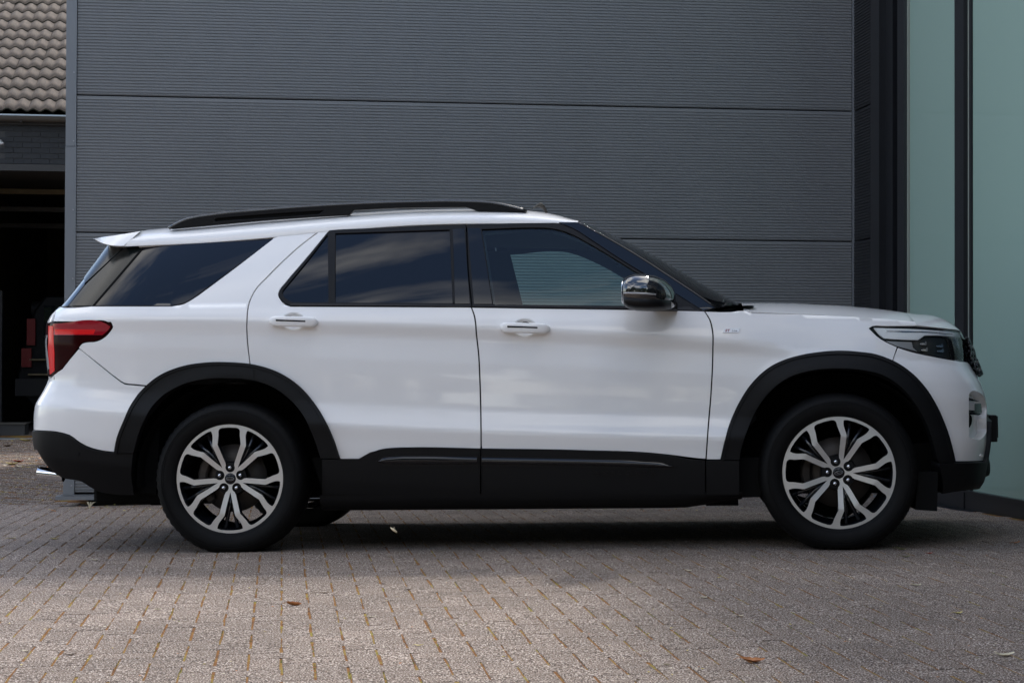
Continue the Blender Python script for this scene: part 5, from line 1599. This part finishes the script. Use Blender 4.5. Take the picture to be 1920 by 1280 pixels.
def make_wheel():
    root = empty('wheel')
    n = 120
    # tyre: profile (radius, lateral: 0 at the rim face, + inwards), tread lugs cut in
    prof = [(.2755, .014), (.277, .003), (.284, -.004), (.300, -.013), (.325, -.018), (.350, -.016), (.366, -.008), (.377, .004), (.384, .020), (.3875, .045), (.389, .075), (.389, .165), (.3875, .195), (.384, .220), (.366, .245), (.33, .255), (.29, .245), (.268, .235)]
    V = []; F = []; m_ = len(prof)
    for i in range(n):
        a = 2 * math.pi * i / n
        for j, (r_, y) in enumerate(prof):
            rr = r_
            if 6 <= j <= 8 or 12 <= j <= 14: rr -= .0055 if i % 2 else 0
            if j in (9, 10, 11, 12): rr -= .003 if (i // 2) % 2 and j in (9, 12) else 0
            z = rr * math.sin(a)
            if z < -WR: z = -WR + (z + WR) * .05
            V.append((rr * math.cos(a), y, z))
    for i in range(n):
        for j in range(m_ - 1):
            F.append([i*m_+j, i*m_+j+1, ((i+1) % n)*m_+j+1, ((i+1) % n)*m_+j])
    ty = mk('tyre', V, F, M['tyre'], root, smooth=True)
    # bead rings moulded in the sidewall
    for rr, y in ((.287, -.0055), (.338, -.0182), (.347, -.0172)):
        mb = MB(); mb.tube([(rr * math.cos(a), y, rr * math.sin(a)) for a in np.linspace(0, 2 * math.pi, 97)], .0014, 5, caps=False); mb.build('sidewall_ring', M['tyre'], root, smooth=True)
    # barrel
    prof = [(RR * 1.0, .004), (RR * .985, .012), (.258, .02), (.252, .06), (.235, .10), (.232, .20), (.262, .235)]
    P = np.array([[(r_ * math.cos(a), y, r_ * math.sin(a)) for r_, y in prof] for a in np.linspace(0, 2 * math.pi, 97)[:-1]])
    grid_mesh('rim_barrel', P, M['rimblack'], root, close_u=True)
    # machined face with its openings
    outer = np.array([(math.cos(a), math.sin(a)) for a in np.linspace(0, 2 * math.pi, 121)[:-1]])
    holes = []
    for h in spoke_outlines():
        d_ = catmull(h, True, .04); holes.append(d_ if poly_area(d_) > 0 else d_[::-1])
    cap = np.array([(.105 * math.cos(a), .105 * math.sin(a)) for a in np.linspace(0, 2 * math.pi, 29)[:-1]])
    V, F = cdt(outer, holes + [cap], (.04, .04))
    # small rounded edge in black, machined face on top
    r_ = np.hypot(V[:, 0], V[:, 1]); Y = face_depth(r_)
    P = [(x * RR, y, z * RR) for (x, z), y in zip(V, Y)]
    g = lambda rr: (face_depth(rr + .01) - face_depth(rr - .01)) / .02 / RR
    N_ = []
    for (x, z), rr in zip(V, r_):
        s_ = float(g(rr)); rr = max(rr, 1e-4); v = np.array([s_ * x / rr, -1, s_ * z / rr]); N_.append(v / np.linalg.norm(v))
    F2 = []
    for f in F:
        a, b_, c = V[f]
        cr = (b_[0]-a[0])*(c[1]-a[1]) - (b_[1]-a[1])*(c[0]-a[0])
        F2.append(f if cr > 0 else f[::-1])
    midx = [0] * len(F2)
    k = len(P)
    for hi, h in enumerate(holes + [cap]):
        rr = np.hypot(h[:, 0], h[:, 1]); y0 = face_depth(rr); n_ = len(h)
        cen = h.mean(0); inn = h + (cen - h) * np.clip(.010 / np.linalg.norm(cen - h, axis=1, keepdims=True), 0, .2)
        P += [(x * RR, y, z * RR) for (x, z), y in zip(h, y0)] + [(x * RR, y + .003, z * RR) for (x, z), y in zip(inn, y0)] + [(x * RR, y + .042, z * RR) for (x, z), y in zip(inn, y0)]
        t = np.roll(h, -1, 0) - np.roll(h, 1, 0); o_ = np.stack([-t[:, 1], t[:, 0]], 1); o_ /= np.linalg.norm(o_, axis=1, keepdims=True)
        N_ += [(a * .6, -.8, b_ * .6) for a, b_ in o_] + [(a, -.1, b_) for a, b_ in o_] + [(a, 0, b_) for a, b_ in o_]
        for q in range(2):
            for i in range(n_):
                j = (i + 1) % n_
                F2.append([k + q*n_ + i, k + (q+1)*n_ + i, k + (q+1)*n_ + j, k + q*n_ + j][::-1]); midx.append(1)
        k += 3 * n_
    N_ = np.array([np.array(v) / np.linalg.norm(v) for v in N_])
    mk('rim_face', P, F2, None, root, normals=N_, mats=[M['alu'], M['rimblack']], midx=midx)
    # black under-spokes in the openings
    for k in range(5):
        a = R(-90 + 72 * k); mb = MB()
        for s_ in (-1, 1):
            b_ = a + s_ * R(7.5)
            mb.tube([(.06 * math.cos(a), .045, .06 * math.sin(a)), (.15 * math.cos(a + s_ * R(4)), .042, .15 * math.sin(a + s_ * R(4))), (.25 * math.cos(b_), .040, .25 * math.sin(b_))], [.012, .010, .010], 8)
        mb.build('inner_spoke', M['rimblack'], root, smooth=True)
    mb = MB(); mb.tube([(0, .030, 0), (0, .10, 0)], [.082, .080], 36); mb.build('hub', M['pocket'], root, smooth=False)
    for k in range(5):
        a = R(90 + 72 * k); c = (RR * .205 * math.cos(a), RR * .205 * math.sin(a))
        mb = MB(); P = []
        for rr, y in ((.0, .002), (.004, .0025), (.0075, .0055), (.0098, .010), (.0100, .034)):
            P.append([(c[0] + rr * math.cos(t), y, c[1] + rr * math.sin(t)) for t in np.linspace(0, 2 * math.pi, 13)[:-1]])
        V = [p for r_ in P for p in r_]; F = [[i*12+j, i*12+(j+1) % 12, (i+1)*12+(j+1) % 12, (i+1)*12+j] for i in range(4) for j in range(12)]
        mk('lug_nut', V, F, M['chrome'], root, smooth=True)
    P = np.array([[(rr * math.cos(t), y, rr * math.sin(t)) for rr, y in ((.0, .0135), (.020, .0145), (.0262, .0170), (.0278, .0195), (.0278, .03))] for t in np.linspace(0, 2 * math.pi, 33)[:-1]])
    grid_mesh('centre_cap', P, M['gloss'], root, close_u=True)
    mb = MB(); mb.tube([(.0205 * math.cos(t), .0132, .0085 * math.sin(t)) for t in np.linspace(0, 2 * math.pi, 33)], .0007, 5, caps=False)
    em = mb.build('cap_emblem', M['lampgrey'], root, smooth=True)
    text_mesh('cap_lettering', 'Ford', .014, M['lampgrey'], root, (0, .0130, 0), (R(90), 0, 0), .0004, shear=.35, bold=.0002, sx=.95)
    return root
def wheel_fixed(parent):
    # brake disc and caliper stay upright
    P = np.array([[(rr * math.cos(t), y, rr * math.sin(t)) for rr, y in ((.085, .05), (.085, .085), (.095, .088), (.172, .088), (.172, .112), (.09, .112))] for t in np.linspace(0, 2 * math.pi, 65)[:-1]])
    grid_mesh('brake_disc', P, M['disc'], parent, close_u=True)

def copy_tree(o, parent=None):
    c = o.copy(); COL.objects.link(c); c.parent = parent
    for ch in list(o.children): copy_tree(ch, c)
    return c
wh0 = make_wheel(); wheel_fixed(wh0)
FACE = .975
spots = [(-WB, -FACE, 0, 0), (WB, -FACE, 0, 15), (-WB, FACE, 1, 30), (WB, FACE, 1, 50)]
for i, (x, y, far, ang) in enumerate(spots):
    o = wh0 if i == 0 else copy_tree(wh0)
    o.parent = car
    rot = Matrix.Rotation(R(180) if far else 0, 4, 'Z')
    o.matrix_local = Matrix.Translation((x, y, WR)) @ rot
    for ch in o.children:
        if ch.name.split('.')[0] in ('rim_face', 'inner_spoke', 'lug_nut', 'centre_cap', 'cap_emblem', 'cap_lettering'):
            ch.matrix_local = Matrix.Rotation(R(-ang), 4, 'Y') @ ch.matrix_local
    for ch in o.children:
        if ch.name.startswith('brake_disc'):
            cal = None
    cy = .095
    mb = MB()
    for a in np.linspace(R(150), R(215), 6):
        mb.box((.155 * math.cos(a), cy, .155 * math.sin(a)), (.05, .07, .075), rot=Matrix.Rotation(-a, 3, 'Y'), ch=.01)
    mb.build('brake_caliper', M['disc'], o)


# ================================================================== LEAVES AND LITTER
def leaf_mesh(name, L, W, curl, m, seed=0, twist=.3):
    rnd = random.Random(seed); nx, ny = 9, 5; V = []; F = []
    for i in range(nx):
        t = i / (nx - 1); w_ = W * math.sin(math.pi * min(1, t * .93 + .05)) ** .8 * (1 + .12 * math.sin(t * 19 + seed))
        for j in range(ny):
            q = (j / (ny - 1) - .5) * 2
            a = curl * q
            x = (t - .5) * L; y = w_ * .5 * (math.sin(a) / max(curl, .01)); z = w_ * .5 * (1 - math.cos(a)) / max(curl, .01) + L * .16 * (2 * t - 1) ** 2 * (1 + .5 * q * twist) + rnd.uniform(-1, 1) * L * .012
            V.append((x, y, z + .001))
    for i in range(nx - 1):
        for j in range(ny - 1): a = i * ny + j; F.append([a, a + ny, a + ny + 1, a + 1])
    k = len(V)
    V += [(x, y, z - .0007) for x, y, z in V[:k]]
    F += [[q + k for q in f][::-1] for f in F]
    # stem
    st = [(-L * .5, 0, L * .16), (-L * .68, L * .03, L * .13), (-L * .8, L * .02, L * .06)]
    b0 = len(V)
    for p in st:
        for a in (0, 2.1, 4.2): V.append((p[0], p[1] + .0009 * math.cos(a), p[2] + .0009 * math.sin(a)))
    for i in range(2):
        for a in range(3): F.append([b0 + i*3 + a, b0 + i*3 + (a + 1) % 3, b0 + (i+1)*3 + (a + 1) % 3, b0 + (i+1)*3 + a])
    me = bpy.data.meshes.new(name); me.from_pydata(V, [], F); me.materials.append(m)
    me.polygons.foreach_set('use_smooth', [True] * len(me.polygons))
    return me
M['leaf_o'] = mat('orange_brown_leaf', (.36, .13, .030), .6, var=.35, vscale=60)
M['leaf_y'] = mat('yellow_leaf', (.50, .40, .12), .6, var=.3, vscale=60)
M['leaf_p'] = mat('pale_dry_leaf', (.62, .55, .40), .6, var=.25, vscale=60)
M['leaf_b'] = mat('brown_leaf', (.10, .055, .028), .7, var=.35, vscale=60)
M['leaf_g'] = mat('dull_green_leaf', (.16, .16, .05), .6, var=.3, vscale=60)
M['leaf_r'] = mat('rusty_red_leaf', (.36, .055, .02), .6, var=.3, vscale=60)
LV = [  # px, py, length, width, curl, material, label
 (551,1134,.050,.030,1.5,'leaf_o','curled orange leaf with upturned tips in the sunny paving left of centre'),
 (1411,1240,.066,.034,1.0,'leaf_o','largest orange brown leaf, humped, near the bottom right of the paving'),
 (297,1142,.022,.010,1.0,'leaf_p','tiny upright pale leaf with a red tip, front of the rear wheel'),
 (103,1010,.040,.018,.6,'leaf_y','flat yellow leaf in the shade left of the rear wheel'),
 (22,1009,.040,.018,.6,'leaf_y','flat yellowish leaf at the left edge of the shaded paving'),
 (178,1049,.026,.012,.5,'leaf_p','cream leaf lying just in front of the rear bumper shade'),
 (293,943,.030,.014,.5,'leaf_p','cream leaf close behind the rear tyre'),
 (1884,1229,.058,.020,1.1,'leaf_p','long pale twisted leaf at the bottom right corner'),
 (1718,1097,.034,.014,1.1,'leaf_p','folded cream leaf in front of the front bumper'),
 (1320,1120,.026,.014,.8,'leaf_p','pale leaf on a joint in front of the front door'),
 (1291,1069,.024,.014,.5,'leaf_p','round pale leaf just before the car shadow'),
 (1690,1029,.040,.016,.6,'leaf_g','upper of two dull green leaves in front of the front wheel'),
 (1697,1043,.040,.014,.6,'leaf_g','lower of two dull green leaves in front of the front wheel'),
 (1743,1037,.026,.014,.8,'leaf_r','rusty red leaf in front of the front bumper'),
 (1251,1246,.020,.010,1.2,'leaf_p','white crescent shaped leaf in the paving at lower right of centre'),
 (1386,1154,.030,.010,.5,'leaf_p','slim pale leaf halfway down the right part of the paving'),
 (1796,1149,.034,.014,.6,'leaf_y','yellow brown leaf below the front bumper'),
 (49,1220,.026,.010,.4,'leaf_p','cream leaf at the lower left of the paving'),
 (133,1227,.030,.010,.6,'leaf_b','dark brown leaf at the lower left of the paving'),
 (697,1156,.030,.010,.4,'leaf_p','slim cream leaf in the sunny middle of the paving'),
 (786,1209,.026,.009,.4,'leaf_y','pale yellow leaf in the sunny bottom middle of the paving'),
 (610,1111,.030,.010,.7,'leaf_b','thin brown leaf above the curled orange one'),
 (766,1105,.020,.012,.8,'leaf_b','small grey brown crumb of leaf in the sunny middle'),
 (1905,1017,.040,.016,.6,'leaf_o','orange leaf in the shade at the right edge'),
 (1893,1010,.0,.0,0,None,''),
 (49,826,.13,.07,.8,'leaf_y','yellow leaf before the garage threshold'),
 (14,836,.10,.06,.8,'leaf_b','brown leaf before the garage threshold'),
 (22,870,.10,.06,.8,'leaf_y','yellow leaf left of the exhaust tip'),
 (34,865,.09,.06,.9,'leaf_r','reddish leaf left of the exhaust tip')]
for i, (px, py, L_, W_, cu, mk_, lab) in enumerate(LV):
    if not mk_: continue
    p = ground_pt(px, py + 1)
    me = leaf_mesh('leaf', L_ * 1.15, W_ * 1.3, max(cu, .2), M[mk_], seed=i)
    o = bpy.data.objects.new('leaf', me); o.location = (p[0], p[1], p[2] + .001); o.rotation_euler = (random.uniform(-.1, .1), random.uniform(-.1, .1), random.uniform(-.5, .5))
    COL.objects.link(o); tag(o, lab, 'leaf', 'fallen leaves on the paving')
# crumbs of leaf, twigs and grit, past counting
V, F, mi = [], [], []
mats_ = [M['leaf_y'], M['leaf_o'], M['leaf_p'], M['leaf_b'], M['leaf_g']]
def crumb(p, s_, k):
    a = random.uniform(0, 6.28); c, sn = math.cos(a), math.sin(a); b0 = len(V)
    w_ = s_ * random.uniform(.3, .6)
    for x, y, z in ((-s_, -w_, 0), (s_, -w_ * .6, random.uniform(0, s_ * .5)), (s_ * .7, w_, 0), (-s_ * .8, w_ * .7, random.uniform(0, s_ * .6)), (0, 0, s_ * random.uniform(.2, .5))):
        V.append((p[0] + x * c - y * sn, p[1] + x * sn + y * c, p[2] + z + .001))
    F.extend([[b0, b0+1, b0+4], [b0+1, b0+2, b0+4], [b0+2, b0+3, b0+4], [b0+3, b0, b0+4]]); mi.extend([k] * 4)
for _ in range(340):
    px, py = random.uniform(0, 1920), 1040 + 240 * random.random()
    crumb(ground_pt(px, py), random.uniform(.0025, .007), random.choice([0, 1, 2, 2, 3, 3, 4]))
for _ in range(230):
    px, py = random.gauss(60, 45), random.gauss(905, 22)
    if py < 835 or py > 960: continue
    crumb(ground_pt(px, py), random.uniform(.005, .013), random.choice([0, 0, 1, 3, 3]))
for _ in range(260):
    px = random.uniform(95, 1420); py = 950 + random.uniform(-3, 10) - (px / 1420) * 2
    crumb(ground_pt(px, py), random.uniform(.006, .014), random.choice([0, 1, 3, 3, 4]))
for _ in range(25):
    px, py = random.uniform(0, 110), random.uniform(826, 880)
    crumb(ground_pt(px, py), random.uniform(.012, .03), random.choice([0, 1, 2, 3]))
lit = mk('leaf_litter', V, F, None, mats=mats_, midx=mi); tag(lit, kind='stuff')
# moss tufts standing in the joints
V, F = [], []
for k, (x, y, lx, ly) in enumerate(bricks):
    if y > 8.2 or ly != 2 or random.random() < .4: continue
    if (math.sin(x * 3.1 + y * 1.7) + math.sin(x * 1.3 - y * 2.9 + 1)) < .35: continue
    for _ in range(5):
        d = random.uniform(-.10, .09); c = np.array([x, y]) + GD * (BW * .5) + GU * d
        h = random.uniform(.003, .007); b0 = len(V); r_ = random.uniform(.002, .0045); z = float(zg(c[0], c[1])) - .003
        for a in (0, 1.57, 3.14, 4.71): V.append((c[0] + r_ * math.cos(a), c[1] + r_ * 1.6 * math.sin(a), z))
        V.append((c[0], c[1], z + h)); F += [[b0, b0+1, b0+4], [b0+1, b0+2, b0+4], [b0+2, b0+3, b0+4], [b0+3, b0, b0+4]]
M['moss'] = mat('joint_moss_tufts', (.15, .15, .035), .95, var=.5, vscale=5)
ms = mk('moss', V, F, M['moss']); tag(ms, kind='stuff')
# dry weed at the foot of the ribbed wall
def weed(px, py, h, n_, label, m):
    p = ground_pt(px, py); mb = MB()
    for i in range(n_):
        a = random.uniform(0, 6.28); r_ = random.uniform(.3, 1) * h
        q = [p + Vector((math.cos(a) * r_ * t * .7, math.sin(a) * r_ * t * .4, h * (t - .45 * t * t) * 1.3)) for t in (0, .35, .7, 1)]
        mb.tube(q, [.0022, .002, .0015, .0008], 4)
    o = mb.build('weed', m); tag(o, label, 'weed', 'weeds at the foot of the ribbed wall')
weed(168, 954, .07, 16, 'dry straw coloured weed at the wall foot behind the rear bumper', M['leaf_p'])
weed(215, 948, .045, 7, 'small grey weed sprig right of the straw coloured one', M['leaf_g'])
# withered leaf caught on the roof edge, with its stalk
c = cpl(1010, 399, .40); P = c2w([c[0], -.40, c[1]])[0]
V = []; F = []
nx, ny = 13, 7
for i in range(nx):
    t = i / (nx - 1)
    for j in range(ny):
        q = j / (ny - 1) * 2 - 1
        x = -.030 + .066 * (t ** .8) ; z = .050 * math.sin(math.pi * (.18 + .80 * t)) ** .7 - .006
        wv = .032 * math.sin(math.pi * (.10 + .85 * t)) ** .6
        V.append((P[0] + x + .012 * (1 - q * q) * (.4 + t * .6) + .002 * math.sin(9 * t + 5 * q), P[1] - wv * math.cos(q * 1.5) * .8, P[2] + z * (1 - .22 * q * (1 - t)) + wv * math.sin(q * 1.5) * .55 - .003))
for i in range(nx - 1):
    for j in range(ny - 1): a = i * ny + j; F.append([a, a + ny, a + ny + 1, a + 1])
M['leaf_d'] = mat('withered_leaf', (.055, .048, .038), .65, var=.6, vscale=55)
rl_ = empty('withered_leaf', tuple(P)); tag(rl_, 'curled withered leaf with a thin stalk standing on the front of the car roof', 'leaf')
ob = mk('blade', V, F, M['leaf_d'], smooth=True); md = ob.modifiers.new('t', 'SOLIDIFY'); md.thickness = .0015; child(ob, rl_)
mb = MB(); a = c2w([cpl(988, 394, .40)[0], -.40, cpl(988, 394, .40)[1]])[0]
mb.tube([tuple(a), tuple((a + P) / 2 + np.array([-.005, 0, .011])), (P[0] - .028, P[1], P[2] + .028)], [.0012, .0014, .0018], 5); child(mb.build('stalk', M['leaf_d'], smooth=True), rl_)
# small pale seed fluff drifting low in front of the sill
d = ray(738, 993); q = CP + d * (7.6 / d[1])
mb = MB(); dirv = Vector((.013, .004, -.010))
mb.tube([Vector(q) - dirv, Vector(q), Vector(q) + dirv], [.002, .005, .003], 8); mb.tube([Vector(q) - dirv * .2, Vector(q) + Vector((.004, 0, .012))], [.002, .001], 5)
fl = mb.build('moth', M['leaf_p'], smooth=True); tag(fl, 'tiny pale moth flying low before the dark sill shadow', 'insect')
